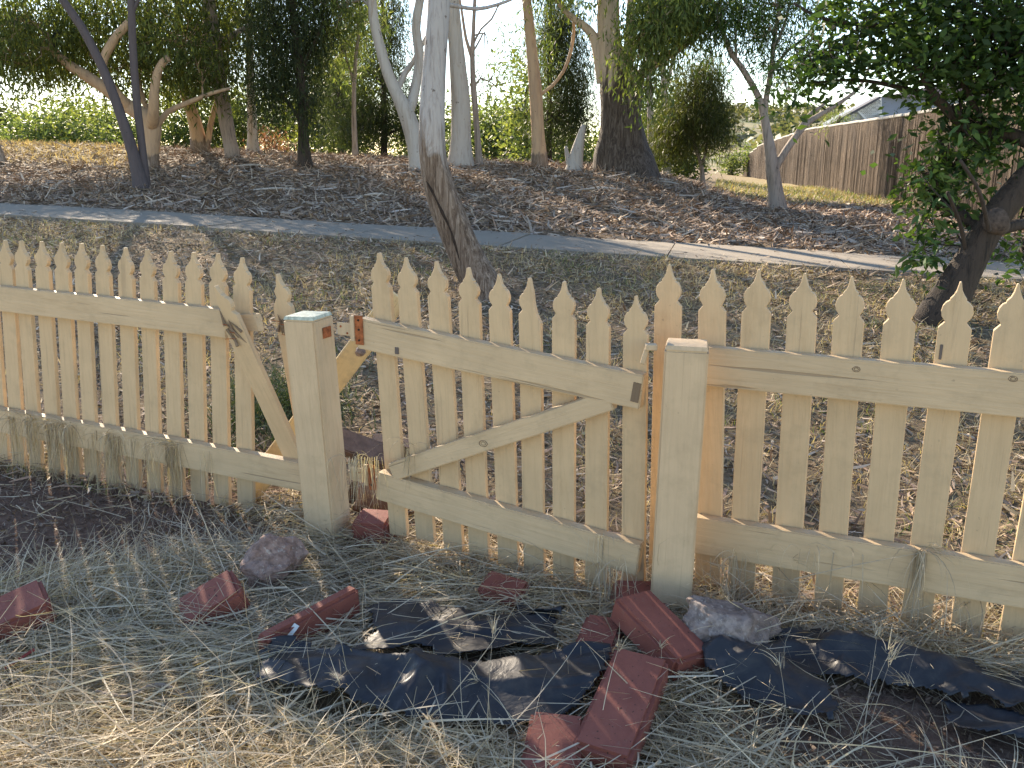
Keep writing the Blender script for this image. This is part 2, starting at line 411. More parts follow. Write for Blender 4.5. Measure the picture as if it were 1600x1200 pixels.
# ------------------------------------------------------------------ concrete path of slabs
m, nt, b, _ = mat_new('concrete'); v = coords(nt)
c = mix(nt, noise(nt, v, 2.5, 6, .7), (.19, .16, .125), (.28, .24, .19))
c = mix(nt, ramp(nt, noise(nt, v, 40, 4, .7), [(.6, g3(0)), (.75, g3(.5))]), c, (.19, .15, .11))
nt.links.new(c, b.inputs['Base Color']); b.inputs['Roughness'].default_value = .9; bump(nt, b, noise(nt, v, 90, 4, .7), .3, .004)
M_conc = m
path = tag(thing('footpath', 'pale concrete footpath of slabs crossing behind the picket fence', 'path'), kind='structure'); del path['category']
u0 = -13.
while u0 < 22:
    L = 1.62; g = .014; us = np.linspace(u0+g/2, u0+L-g/2, 5); vsn = np.array([-.72, -.36, 0, .36, .72])
    V = []; dz = random.uniform(-.006, .006); tl = random.uniform(-.004, .004)
    for lay in (0, 1):
        for uu in us:
            for vv in vsn:
                p = PC+PD*uu+PN*vv; z = gzf(p[0], p[1]) + .036 + dz + tl*vv - (0 if lay == 0 else .10)
                V.append((p[0], p[1], z))
    Fs = []; k = lambda l, i, j: l*25+i*5+j
    for i in range(4):
        for j in range(4): Fs.append((k(0, i, j), k(0, i, j+1), k(0, i+1, j+1), k(0, i+1, j)))
        Fs.append((k(0, i, 0), k(0, i+1, 0), k(1, i+1, 0), k(1, i, 0))); Fs.append((k(0, i, 4), k(1, i, 4), k(1, i+1, 4), k(0, i+1, 4)))
        Fs.append((k(0, 0, i), k(1, 0, i), k(1, 0, i+1), k(0, 0, i+1))); Fs.append((k(0, 4, i), k(0, 4, i+1), k(1, 4, i+1), k(1, 4, i)))
    me = bpy.data.meshes.new('slab'); me.from_pydata(V, [], Fs); me.update()
    bm = bmesh.new(); bm.from_mesh(me); bmesh.ops.recalc_face_normals(bm, faces=bm.faces); bm.to_mesh(me); bm.free()
    obj('slab', me, M_conc, path); u0 += L

# ------------------------------------------------------------------ blades and chips (numpy batches)
def blades(P, az, L, w, lift, bend, cols, seg=3, droop=0):
    """curved thin strips. P (n,3) start, az heading, L length, w width, lift start slope (rad), bend heading change, droop slope change"""
    n = len(P); V = np.zeros((n, seg+1, 2, 3)); p = P.copy(); a = az.copy(); el = lift.copy()
    roll = rng.uniform(-.9, .9, n)
    for s in range(seg+1):
        f = 1-.75*(s/seg)**1.5
        sx = -np.sin(a); sy = np.cos(a)
        side = np.stack([sx*np.cos(roll), sy*np.cos(roll), np.sin(roll)], -1)*(w*f/2)[:, None]
        V[:, s, 0] = p-side; V[:, s, 1] = p+side
        st = L/seg
        p = p + np.stack([np.cos(a)*np.cos(el)*st, np.sin(a)*np.cos(el)*st, np.sin(el)*st], -1)
        a = a+bend/seg; el = el-droop/seg
    V = V.reshape(-1, 3)
    b0 = (np.arange(n)*(seg+1)*2)[:, None]+(np.arange(seg)*2)[None, :]
    Fc = np.stack([b0, b0+1, b0+3, b0+2], -1).reshape(-1, 4)
    return V, Fc, np.repeat(cols, (seg+1)*2, 0)
class Batch:
    def __init__(s): s.V = []; s.F = []; s.C = []; s.n = 0
    def add(s, V, Fc, C): s.V.append(V); s.F.append(Fc+s.n); s.C.append(C); s.n += len(V)
    def obj(s, name, mat, parent=None, origin=None):
        V = np.concatenate(s.V)
        if origin is not None: V = V-np.array(origin)
        me = mesh_np(name, V, np.concatenate(s.F)); tint(me, np.concatenate(s.C)); return obj(name, me, mat, parent)
def pal(n, cols, var=.2):
    c = np.array(cols)[rng.integers(0, len(cols), n)]; return np.clip(c*(1+rng.uniform(-var, var, (n, 1))), 0, 1)
STRAW = [(.54, .43, .28), (.48, .38, .245), (.42, .34, .24), (.62, .53, .39), (.36, .295, .215), (.53, .45, .34), (.28, .22, .155)]
GREY = [(.38, .33, .265), (.46, .395, .31), (.30, .25, .195), (.52, .45, .35)]


# ------------------------------------------------------------------ fence geometry: planes through points on the ground
def vplane(a, b):
    """vertical plane through two ground points; returns origin, along, normal (towards the camera)"""
    d = (b-a); d.z = 0; d.normalize(); n = Vector((d.y, -d.x, 0))
    if n.dot(CAM-a) < 0: n = -n
    return a, d, n
def flat(px, py):   # point on the plane z = 0
    d = ray(px, py); return CAM + d*(-EYE/d.z)
LPOST = flat(516, 838); LPOST.z = 0
RPOST = flat(1046, 955); RPOST.z = 0
FL = vplane(flat(86, 738), flat(383, 794))
FR = vplane(flat(1157, 930), flat(1506, 1002))
FG = vplane(LPOST, RPOST)
def frame(org, x, y, z):
    M = Matrix((x, y, z)).transposed().to_4x4(); M.translation = org; return M
HEAD = [(.0, 0), (.035, .015), (.055, .13), (.09, .30), (.15, .45), (.255, .58), (.245, .625), (.35, .69), (.435, .82), (.47, 1.0), (.435, 1.17), (.33, 1.33), (.335, 1.36), (.5, 1.55)]
def picket_mesh(L, w, t=.021, broken=None, seed=0):
    pts = [(x*w, L-d*w) for x, d in HEAD]
    R = [(x+random.uniform(-.0012, .0012), z) for x, z in pts[1:]] + [(w/2, .0)]
    Lf = [(-x, z) for x, z in pts[1:]] + [(-w/2, random.uniform(-.006, .006))]
    if broken == 'left':    # left shoulder of the head split off
        Lf = [(-x, z) for x, z in pts[1:4]] + [(-.13*w, L-.55*w), (-.30*w, L-.8*w), (-.22*w, L-1.1*w), (-.36*w, L-1.3*w), (-.5*w, L-1.6*w), (-w/2, 0)]
    if broken == 'right':
        R = [(x, z) for x, z in pts[1:4]] + [(.16*w, L-.6*w), (.2*w, L-1.05*w), (.3*w, L-1.5*w), (.5*w, L-1.9*w), (w/2, 0)]
    out = R + Lf[::-1]
    return prism(out, t, 'picket', .0016)
def add_picket(parent, plane, tip, bot, w, off=0., broken=None, name='picket', rest=None):
    p0, d, n = plane; q = p0 - n*off
    T = at_plane(*tip, q, n); B = at_plane(*bot, q, n)
    z = (T-B); L = z.length; z.normalize(); x = (d - z*d.dot(z)).normalized(); y = z.cross(x)
    if y.dot(n) > 0: y = -y; x = -x      # local +Y points away from the camera
    x = y.cross(z)
    tw = Matrix.Rotation(random.uniform(-.035, .035), 4, 'Z')
    M = frame(B, x, y, z) @ tw
    return child(name, picket_mesh(L, w, broken=broken), M_paintZ, parent, M)
def rail_from_px(parent, plane, tl, bl, tr, br, off, t, name, mat=None, jag=0, ext=(0, 0), cut=(0, 0), mesh_fn=None):
    """timber whose front face has these four photo corners on the plane moved towards the camera by off"""
    p0, d, n = plane; q = p0 + n*off
    A, B, C, D = [at_plane(*c, q, n) for c in (tl, bl, tr, br)]
    cl = (A+B)/2; cr = (C+D)/2; x = (cr-cl); L = x.length; x.normalize()
    h0 = (A-B).length; h1 = (C-D).length; h = (h0+h1)/2
    y = -n; y = (y - x*y.dot(x)).normalized(); z = x.cross(y)
    cl = cl - x*ext[0]; L += ext[0]+ext[1]
    bm = bmesh.new(); ns = 14; ring = []
    for i in range(ns+1):
        s = i/ns*L; wz = .0035*math.sin(s*2.1+h*40)+random.uniform(-.0008, .0008)
        hh = h/2
        e = (s-L)  # end
        sk0 = cut[0]*(1-i/ns)**6; 
        ring.append([bm.verts.new((s + (random.uniform(-jag, jag) if jag and i == ns else 0), yy, zz+wz)) for yy, zz in ((0, -hh), (t, -hh), (t, hh), (0, hh))])
    if cut[0]:
        for v in ring[0]: v.co.x += cut[0]*(v.co.z > 0)
    if cut[1]:
        for v in ring[-1]: v.co.x -= cut[1]*(v.co.z < 0)
    for i in range(ns):
        for k in range(4):
            bm.faces.new((ring[i][k], ring[i][(k+1) % 4], ring[i+1][(k+1) % 4], ring[i+1][k]))
    bm.faces.new(ring[0][::-1]); bm.faces.new(ring[-1])
    bmesh.ops.recalc_face_normals(bm, faces=bm.faces)
    es = [e for e in bm.edges if e.calc_face_angle(0) > .5]
    bmesh.ops.bevel(bm, geom=es, offset=.0035, segments=2, affect='EDGES', clamp_overlap=True)
    return child(name, bm_mesh(bm, name), mat or M_paintX, parent, frame(cl, x, y, z))

# left fence
lf = thing('picket_fence', 'cream picket fence at left with snapped top rail and straw on lower rail', 'fence', LPOST + FL[1]*-1.2)
tips = [(-52, 374), (-24, 374), (5, 375), (30, 376), (62, 377), (93, 379), (124, 380), (157, 383), (193, 387), (227, 390), (264, 392), (300, 394), (338, 396), (376, 402)]
bots = [(-28, 716), (4, 724), (29, 730), (56, 738), (86, 745), (115, 751), (143, 757), (176, 766), (208, 772), (241, 778), (275, 785), (310, 791), (346, 797), (383, 803)]
for tp, bt in zip(tips, bots): add_picket(lf, FL, tp, bt, .082)
rail_from_px(lf, FL, (-70, 439), (-70, 477), (353, 487), (353, 529), .047, .044, 'top_rail', jag=.012)
rail_from_px(lf, FL, (352, 489), (352, 522), (402, 495), (402, 514), .018, .015, 'broken_rail_stub', M_paintX, jag=.02)
rail_from_px(lf, FL, (-70, 627), (-70, 660), (482, 727), (482, 772), .047, .044, 'bottom_rail')
# right fence
rf = thing('picket_fence', 'straight cream picket fence on the right running from the latch post', 'fence', RPOST + FR[1]*.6)
tips = [(1045, 413), (1113, 420), (1185, 421), (1257, 427), (1331, 432), (1412, 436), (1502, 440), (1592, 443), (1690, 448), (1790, 453)]
bots = [(1032, 900), (1105, 915), (1157, 933), (1225, 947), (1292, 960), (1360, 975), (1428, 990), (1506, 1006), (1582, 1022), (1660, 1040)]
for tp, bt in zip(tips, bots): add_picket(rf, FR, tp, bt, .088)
rail_from_px(rf, FR, (1075, 539), (1075, 599), (1720, 596), (1720, 667), .047, .044, 'top_rail')
rail_from_px(rf, FR, (1075, 804), (1075, 864), (1720, 909), (1720, 971), .047, .044, 'bottom_rail')
# posts
def post(name, label, base, yaw, w, top_px, lean_px, cap_mat):
    top = atY(*top_px, base.y - w/2*.9); h = top.z
    t = thing(name, label, 'post', (base.x, base.y, -.12))
    z = Vector((lean_px, 0, 1)).normalized(); x = Vector((math.cos(yaw), math.sin(yaw), 0)); x = (x-z*x.dot(z)).normalized(); y = z.cross(x)
    L = h+.12
    me = box_mesh(w, w, L, 'shaft', .006, 2); child('shaft', me, M_post, t, frame(Vector(t.location)+z*(L/2), x, y, z))
    bm = bmesh.new(); bmesh.ops.create_cube(bm, size=1)
    for v in bm.verts:
        k = .97 if v.co.z < 0 else .90
        v.co = Vector((v.co.x*w*k, v.co.y*w*k, v.co.z*.012))
    child('top_cap', bm_mesh(bm, 'top_cap'), cap_mat, t, frame(Vector(t.location)+z*(L+.0065), x, y, z)); return t, frame(Vector(t.location)+z*L, x, y, z)
lp, LPM = post('gate_post', 'cream square gate post with hinges and worn green top', LPOST, math.radians(-21), .132, (488, 500), -.035, M_verd)
rp, RPM = post('gate_post', 'cream square latch post at the free end of the sagging gate', RPOST, math.radians(-12), .13, (1050, 548), .012, M_post)
# gate
gate = thing('garden_gate', 'sagging cream picket gate with diagonal brace between the two posts', 'gate', (LPOST+RPOST)/2)
tips = [(590, 395), (632, 402), (680, 408), (730, 418), (778, 428), (826, 434), (880, 440), (934, 450), (993, 462)]
bots = [(622, 836), (664, 846), (708, 860), (748, 880), (794, 898), (834, 908), (880, 914), (930, 930), (988, 938)]
for i, (tp, bt) in enumerate(zip(tips, bots)):
    add_picket(gate, FG, tp, bt, .079, .02, broken='right' if i == 5 else None)
rail_from_px(gate, FG, (558, 493), (560, 545), (1003, 590), (1001, 639), .028, .046, 'top_rail')
rail_from_px(gate, FG, (588, 737), (588, 779), (998, 853), (996, 902), .028, .046, 'bottom_rail')
rail_from_px(gate, FG, (606, 724), (628, 750), (930, 618), (945, 640), .0265, .043, 'diagonal_brace', cut=(.0, .0), ext=(.02, .035))
# end-grain patch of the top rail
gm = rail_from_px(gate, FG, (987, 597), (987, 628), (999, 600), (998, 631), .030, .004, 'bare_hinge_scar', M_splint, jag=.003)
def plate(parent, plane, c, w_px, h_px, off, mat, name, t=.004, ang=0, screws=()):
    p0, d, n = plane; P = at_plane(*c, p0+n*off, n); k = axis_depth(P)/F
    M = frame(P, d, -n, Vector((0, 0, 1))) @ Matrix.Rotation(ang, 4, 'Y')
    o = child(name, box_mesh(w_px*k, t, h_px*k, name, .001), mat, parent, M)
    for sx_, sz_ in screws:
        bm = bmesh.new(); bmesh.ops.create_cone(bm, cap_ends=True, segments=10, radius1=.0045, radius2=.0035, depth=.003)
        child('screw', bm_mesh(bm, 'screw'), M_dark if mat is M_rust else M_rust, o, M @ Matrix.Translation((sx_*k, -t/2-.001, sz_*k)) @ Matrix.Rotation(math.pi/2, 4, 'X'))
    return o
sidepl = (LPM.translation + LPM.col[0].xyz*.066, -LPM.col[1].xyz, LPM.col[0].xyz)   # right face of the left post
plate(gate, FG, (561, 516), 15, 46, .032, M_rust, 'hinge_plate', screws=((0, 16), (0, 1), (0, -16)))
plate(gate, FG, (551, 513), 7, 40, .034, M_post, 'hinge_knuckle', .012)
plate(gate, FG, (538, 514), 26, 20, .026, M_post, 'hinge_strap', .004, screws=((-6, 4), (6, -6)))
P1 = at_plane(511, 519, sidepl[0]+sidepl[2]*.003, sidepl[2]); k1 = axis_depth(P1)/F
hl = child('hinge_leaf', box_mesh(.052, .004, 17*k1, 'hinge_leaf', .001), M_rust, gate, frame(P1 - sidepl[1]*.0, sidepl[1], -sidepl[2], Vector((0, 0, 1))))
plate(gate, FG, (581, 746), 13, 42, .032, M_rust, 'hinge_plate', screws=((0, 14), (0, -12)))
plate(gate, FG, (572, 742), 7, 34, .034, M_post, 'hinge_knuckle', .012)
plate(gate, FG, (557, 741), 26, 22, .026, M_post, 'hinge_strap', .004, screws=((6, 4), (6, -5)))
# knots and marks on the timber
def knot(parent, plane, c, r, off):
    p0, d, n = plane; P = at_plane(*c, p0+n*off, n); s3 = Soup()
    for rr, w_ in ((r, .0013), (r*.55, .001)):
        ring = [P + d*(math.cos(q/14*6.2832)*rr*random.uniform(.9, 1.1)) + Vector((0, 0, 1))*(math.sin(q/14*6.2832)*rr*.7) for q in range(15)]; ring[-1] = ring[0]
        s3.add(*tube_np(ring, [w_*random.uniform(.5, 1.2) for _ in ring], 5, 0, 0, False))
    o = child('knot', s3.mesh('knot', parent.location), M_splint, parent); o['kind'] = 'stuff'
for c in ((1338, 577), (1583, 592)): knot(rf, FR, c, .011, .0475)
knot(gate, FG, (755, 693), .016, .027)
for pl_, c, w_, h_, of in ((FR, (1470, 550), 4, 24, .0012), (FG, (620, 548), 7, 11, .030)):
    plate(rf if pl_ is FR else gate, pl_, c, w_, h_, of, simple('grey_scuff', (.12, .10, .09), .9), 'scuff_mark', .001)
# latch on the right post
lt = thing('gate_latch', 'small painted metal latch on the top corner of the latch post', 'latch', atY(1015, 545, RPOST.y))
p = Vector(lt.location)
child('latch_plate', box_mesh(.035, .03, .018, 'latch_plate', .002), M_post, lt, Matrix.Translation(p+Vector((.004, 0, .006))))
child('latch_bar', box_mesh(.016, .012, .06, 'latch_bar', .003), M_post, lt, Matrix.Translation(p+Vector((-.012, .004, -.02))) @ Matrix.Rotation(.25, 4, 'Y'))
# broken pickets and plank
def loose_picket(label, tip, bot, offT, offB, w, broken, splint=None):
    p0, d, n = FL
    T = at_plane(*tip, p0+n*offT, n); B = at_plane(*bot, p0+n*offB, n)
    z = T-B; L = z.length; z.normalize(); y = -n; y = (y-z*y.dot(z)).normalized(); x = y.cross(z)
    t = thing('broken_picket', label, 'picket', B); M = frame(B, x, y, z)
    child('board', picket_mesh(L, w, .024, broken=broken), M_paintZ, t, M)
    if splint:
        for q in range(7):
            zc = splint + random.uniform(-.05, .05); xc = random.uniform(-.028, .028); l = random.uniform(.03, .09)
            bm = bmesh.new(); bmesh.ops.create_cone(bm, cap_ends=True, segments=5, radius1=random.uniform(.006, .012), radius2=.001, depth=l)
            child('splinter', bm_mesh(bm, 'splinter'), M_splint, t, M @ Matrix.Translation((xc, -.004, zc)) @ Matrix.Rotation(random.uniform(-.5, .5), 4, 'Y') @ Matrix.Rotation(random.choice((0, math.pi))+random.uniform(-.35, .35), 4, 'X'))
        for q in range(3):
            zc = splint + random.uniform(-.06, .03)
            bm = bmesh.new(); bmesh.ops.create_cone(bm, cap_ends=True, segments=6, radius1=.0016, radius2=.0012, depth=.05)
            child('nail', bm_mesh(bm, 'nail'), M_rust, t, M @ Matrix.Translation((random.uniform(-.02, .02), -.02, zc)) @ Matrix.Rotation(1.2, 4, 'X') @ Matrix.Rotation(random.uniform(-.4, .4), 4, 'Y'))
loose_picket('snapped picket leaning across the gap with a splintered patch near its head', (334, 447), (462, 728), .11, .0, .085, 'left', .62)
loose_picket('broken picket standing loose just left of the hinge post', (431, 428), (476, 680), -.03, -.05, .085, 'left', .47)
pk = thing('loose_plank', 'fallen cream plank propped on a slant behind the hinge post', 'plank', atY(385, 795, 3.55))
A = atY(392, 790, 3.56); A.z = max(A.z, gzf(A.x, A.y)+.03); B = atY(622, 462, 3.62); z = (B-A).normalized(); n = Vector((.2, -1, .15)); y = -(n-z*n.dot(z)).normalized(); x = y.cross(z)
child('board', box_mesh(.10, .045, (B-A).length, 'board', .004), paint_wood('flaking_cream_paint', (.62, .47, .24), 2, 1, .8, (.08, .05, .03)), pk, frame((A+B)/2, x, y, z))
bm = bmesh.new(); bmesh.ops.create_icosphere(bm, subdivisions=2, radius=.022)
for v in bm.verts: v.co += mnoise.noise_vector(v.co*60)*.006
child('bolt_head', bm_mesh(bm, 'bolt_head'), M_rock2, pk, frame(atY(563, 549, 3.50), x, y, z))

# ------------------------------------------------------------------ bricks, rocks, timber lumps
def brick(label, c, yaw, size=(.30, .15, .085), tilt=(0, 0), lift=.03, py_ground=None):
    p = at_ground(*c); p.z += lift
    me = box_mesh(*size, 'brick', .011, 2, 3, .0016, random.random()*50)
    for pl in me.polygons: pl.use_smooth = False
    o = obj('brick', me, M_brick); o.location = p; o.rotation_euler = (tilt[0], tilt[1], yaw)
    return tag(o, label, 'brick', 'red bricks lying by the gate')
R = math.radians
brick('red brick at the left edge of the picture half sunk in straw', (2, 1000), R(35), tilt=(R(12), R(-14)), lift=.06)
brick('red brick poking out of the straw below the pinkish rock', (337, 972), R(25), (.19, .14, .09), (R(14), R(-24)), .065)
brick('red brick set on edge in the straw beside the left end of the black plastic', (488, 1000), R(50), (.36, .05, .10), (R(0), R(-3)), .055)
brick('red brick half buried under straw below the gate middle', (786, 944), R(-20), (.15, .12, .10), (R(10), R(8)), .03)
brick('red brick sitting in the dark hole beside the hinge post', (586, 846), R(-10), (.14, .13, .16), (R(6), 0), .03)
brick('red brick tight against the foot of the latch post', (1000, 962), R(8), (.17, .14, .09), (R(12), R(6)), .045)
brick('red brick angled between the latch post and the grey rock', (1028, 1030), R(-58), (.29, .145, .085), (R(-4), R(14)), .085)
brick('red brick mostly hidden in straw left of the leaning bricks', (932, 1030), R(72), (.26, .12, .08), (0, R(-4)), .03)
brick('largest red brick in the foreground with a stripe of sunlight across it', (972, 1142), R(66), (.37, .15, .09), (R(2), R(-10)), .06)
brick('red brick cut off by the bottom edge beneath the black plastic', (864, 1196), R(80), (.22, .14, .08), (0, R(-6)), .03)
def rock(label, c, r, mat, seed, lift=0.):
    p = at_ground(*c); p.z += lift
    bm = bmesh.new(); bmesh.ops.create_icosphere(bm, subdivisions=6, radius=1)
    pl = [(Vector((random.gauss(0, 1), random.gauss(0, 1), random.gauss(0, 1))).normalized(), random.uniform(.52, .82)) for _ in range(15)]
    for v in bm.verts:
        q = v.co.copy()
        for nn, dd in pl:
            e = q.dot(nn)-dd
            if e > 0: q -= nn*e*.92
        q += mnoise.noise_vector(v.co*2.2+Vector((seed, 0, 0)))*.11 + mnoise.noise_vector(v.co*6+Vector((seed, 3, 0)))*.035 + mnoise.noise_vector(v.co*15+Vector((seed, 3, 0)))*.012
        v.co = Vector((q.x*r[0], q.y*r[1], q.z*r[2]))
    me = bm_mesh(bm, 'rock'); 
    me.polygons.foreach_set('use_smooth', np.ones(len(me.polygons), bool))
    o = obj('rock', me, mat); o.location = p; o.rotation_euler.z = seed
    return tag(o, label, 'rock')
rock('pinkish brown rock in the straw left of the hinge post', (424, 915), (.14, .12, .115), M_rock1, 4.1, .075)
rock('long grey rock at the foot of the latch post with straw over it', (1137, 1018), (.23, .12, .13), M_rock2, .2, .06)
lg = thing('rotten_log', 'brown rotten log lying in the hole behind the lower hinge', 'log', atY(585, 770, 3.35))
P, Rr = smooth_path([atY(548, 778, 3.32), atY(590, 788, 3.36), atY(650, 800, 3.42), atY(700, 815, 3.5)], [.075, .085, .08, .06], .05)
s_ = Soup(); s_.add(*tube_np(P, Rr, 16, .25, 3)); child('trunk_piece', s_.mesh('trunk_piece', lg.location), simple('wet_brown_wood', (.17, .085, .045), .7, .5, 14, .01), lg)
bx = thing('timber_offcut', 'weathered timber offcut lying behind the gate next to the hinge post', 'timber', atY(585, 690, 3.75))
child('board', box_mesh(.42, .12, .05, 'board', .006, 2, 2, .004, 3), simple('grey_pink_wood', (.16, .11, .09), .85, .35, 20, .006), bx, Matrix.Translation(atY(575, 704, 3.75)) @ Matrix.Rotation(R(28), 4, 'Y') @ Matrix.Rotation(R(20), 4, 'Z') @ Matrix.Rotation(R(30), 4, 'X'))
child('hollow_block', box_mesh(.20, .12, .09, 'hollow_block', .008, 2, 2, .004, 5), simple('dull_red_clay', (.085, .05, .042), .85, .35, 20, .006), bx, Matrix.Translation(atY(612, 702, 3.85)) @ Matrix.Rotation(R(12), 4, 'Y'))

# ------------------------------------------------------------------ black plastic sheets
def in_poly(x, y, poly):
    c = False; j = len(poly)-1
    for i in range(len(poly)):
        xi, yi = poly[i]; xj, yj = poly[j]
        if (yi > y) != (yj > y) and x < (xj-xi)*(y-yi)/(yj-yi)+xi: c = not c
        j = i
    return c
MATS = []
def sheet(label, pxpoly, folds, lift=.012, amp=.02, seed=0, step=.008, curl=.02, ridge=None):
    G = [at_ground(*p) for p in pxpoly]; poly = [(g.x, g.y) for g in G]; MATS.append(poly)
    xs = [p[0] for p in poly]; ys = [p[1] for p in poly]
    x0, x1, y0, y1 = min(xs), max(xs), min(ys), max(ys); nx = int((x1-x0)/step)+2; ny = int((y1-y0)/step)+2
    gx, gy = np.meshgrid(np.linspace(x0, x1, nx), np.linspace(y0, y1, ny))
    wob = (fbm(gx*14+seed, gy*14, 3)-.5)*.05 + (vnoise(gx*55+seed, gy*55)-.5)*.018
    ins = np.array([[in_poly(gx[j, i]+wob[j, i], gy[j, i]+wob[j, i]*.7, poly) for i in range(nx)] for j in range(ny)])
    a = folds; s1 = gx*math.cos(a)+gy*math.sin(a); s2 = -gx*math.sin(a)+gy*math.cos(a)
    h = (1-np.abs(2*fbm(s1*1.4+seed, s2*6.5+seed, 2)-1))**1.6*amp*1.5 + (1-np.abs(2*vnoise(s1*3.5+seed*2, s2*8)-1))**5*amp*.8
    cr_ = random.Random(int(seed*10))
    for q in range(int(26*(x1-x0)*max(.25, (y1-y0)*2))+6):     # sharp creases
        ax, ay = cr_.uniform(x0, x1), cr_.uniform(y0, y1); an = a + cr_.gauss(0, .5); ln = cr_.uniform(.08, .35); dx, dy = math.cos(an)*ln, math.sin(an)*ln
        t = np.clip(((gx-ax)*dx+(gy-ay)*dy)/(ln*ln), 0, 1); dd = np.hypot(gx-ax-t*dx, gy-ay-t*dy)+.004*(fbm(gx*30, gy*30, 2)-.5); wd = cr_.uniform(.02, .06)
        h = h + cr_.uniform(.3, 1)*amp*.75*np.maximum(0, 1-dd/wd)*np.minimum(1, 4*t*(1-t)+.25)
    if ridge:
        for (pa, pb, wd, ht) in ridge:
            A_ = at_ground(*pa); B_ = at_ground(*pb); dx, dy = B_.x-A_.x, B_.y-A_.y; l2 = dx*dx+dy*dy
            t = np.clip(((gx-A_.x)*dx+(gy-A_.y)*dy)/l2, 0, 1); dd = np.hypot(gx-A_.x-t*dx, gy-A_.y-t*dy)
            h = h + ht*np.exp(-(dd/wd)**2)*(.8+.4*fbm(s1*3+seed, s2*2, 1))
    z = gz(gx, gy)+lift+h
    
    ids = -np.ones((ny, nx), int); ids[ins] = np.arange(ins.sum())
    V = np.stack([gx[ins], gy[ins], z[ins]], -1)
    q = np.stack([ids[:-1, :-1], ids[:-1, 1:], ids[1:, 1:], ids[1:, :-1]], -1).reshape(-1, 4); q = q[(q >= 0).all(1)]
    me = mesh_np('plastic_sheet', V, q, True)
    o = obj('plastic_sheet', me, M_plastic)
    sm = o.modifiers.new('thick', 'SOLIDIFY'); sm.thickness = .0015
    return tag(o, label, 'plastic sheet')
sheet('crumpled band of black plastic sheet in front of the gate', [(402, 1042), (440, 1028), (520, 1046), (560, 1040), (640, 1058), (760, 1070), (870, 1056), (935, 1038), (962, 1042), (955, 1085), (930, 1120), (880, 1150), (800, 1158), (700, 1150), (590, 1140), (520, 1128), (440, 1112), (405, 1095)],
      -.10, .02, .03, 3.1, ridge=[((430, 1075), (925, 1085), .07, .034)])
sheet('flat torn piece of black plastic under the gate among straw', [(568, 975), (640, 962), (700, 975), (770, 985), (850, 985), (872, 1000), (870, 1040), (800, 1030), (760, 1040), (700, 1050), (650, 1032), (590, 1040), (545, 1042), (590, 1010)], .2, .045, .016, 8.3)
sheet('narrow scrap of black plastic showing behind the straw below the gate', [(800, 968), (880, 985), (885, 1000), (800, 985)], .2, .02, .03, 2.3)
sheet('long strip of black plastic sheet along the foot of the right fence', [(1070, 1036), (1150, 1046), (1200, 1016), (1290, 1008), (1370, 1030), (1480, 1058), (1640, 1092), (1640, 1150), (1500, 1122), (1400, 1094), (1310, 1074), (1262, 1074), (1290, 1100), (1310, 1140), (1300, 1168), (1250, 1150), (1180, 1120), (1110, 1085)], -.25, .016, .03, 5.7, ridge=[((1300, 1035), (1620, 1120), .05, .045), ((1120, 1055), (1280, 1110), .07, .05)])
sheet('torn flap of black plastic at the right edge of the picture', [(1458, 1108), (1500, 1118), (1640, 1150), (1640, 1195), (1560, 1188), (1480, 1162), (1470, 1135)], -.3, .016, .02, 6.9)

# ------------------------------------------------------------------ trees
def leaves_np(C, n_per, sig, size, aspect, droop, cols, var=.3):
    """C (k,3) clump centres -> leaf quads"""
    k = len(C); n = k*n_per
    P = np.repeat(C, n_per, 0) + rng.normal(0, 1, (n, 3))*np.array(sig)
    az = rng.uniform(0, 2*np.pi, n); el = rng.normal(-droop, .45, n)
    d = np.stack([np.cos(az)*np.cos(el), np.sin(az)*np.cos(el), np.sin(el)], -1)
    r = rng.normal(0, 1, (n, 3)); s = np.cross(d, r); s /= np.linalg.norm(s, axis=1)[:, None]+1e-9
    L = size*rng.uniform(.6, 1.35, n)[:, None]; w = L*aspect
    nn = np.cross(d, s)
    V = np.stack([P, P+d*L*.45-s*w*.5+nn*w*.12, P+d*L, P+d*L*.45+s*w*.5+nn*w*.12], 1).reshape(-1, 3)
    Fq = np.arange(4*n).reshape(-1, 4)
    cc = np.array(cols)[np.repeat(rng.integers(0, len(cols), k), n_per)]
    cc = cc*(1+rng.uniform(-var, var, (n, 1)))
    return V, Fq, np.repeat(np.clip(cc, 0, 1), 4, 0)
STY = {'gum': (46, (.21, .21, .24), .125, .20, .95), 'fine': (40, (.17, .17, .22), .12, .15, .8), 'needle': (58, (.17, .17, .25), .15, .085, .9), 'broad': (16, (.13, .13, .10), .075, .44, .35), 'far': (60, (.48, .48, .42), .20, .40, .3)}
GUMC = [(.085, .12, .035), (.065, .095, .03), (.11, .145, .04), (.075, .105, .045), (.13, .165, .045)]
DARKC = [(.030, .045, .020), (.04, .058, .024), (.05, .065, .025)]
OLIVE = [(.08, .105, .03), (.11, .14, .038), (.15, .175, .045), (.055, .075, .026)]
LIME = [(.11, .155, .055), (.15, .195, .065), (.09, .125, .055), (.18, .21, .075)]
PRUN = [(.034, .07, .020), (.046, .09, .026), (.028, .055, .02), (.07, .12, .03)]
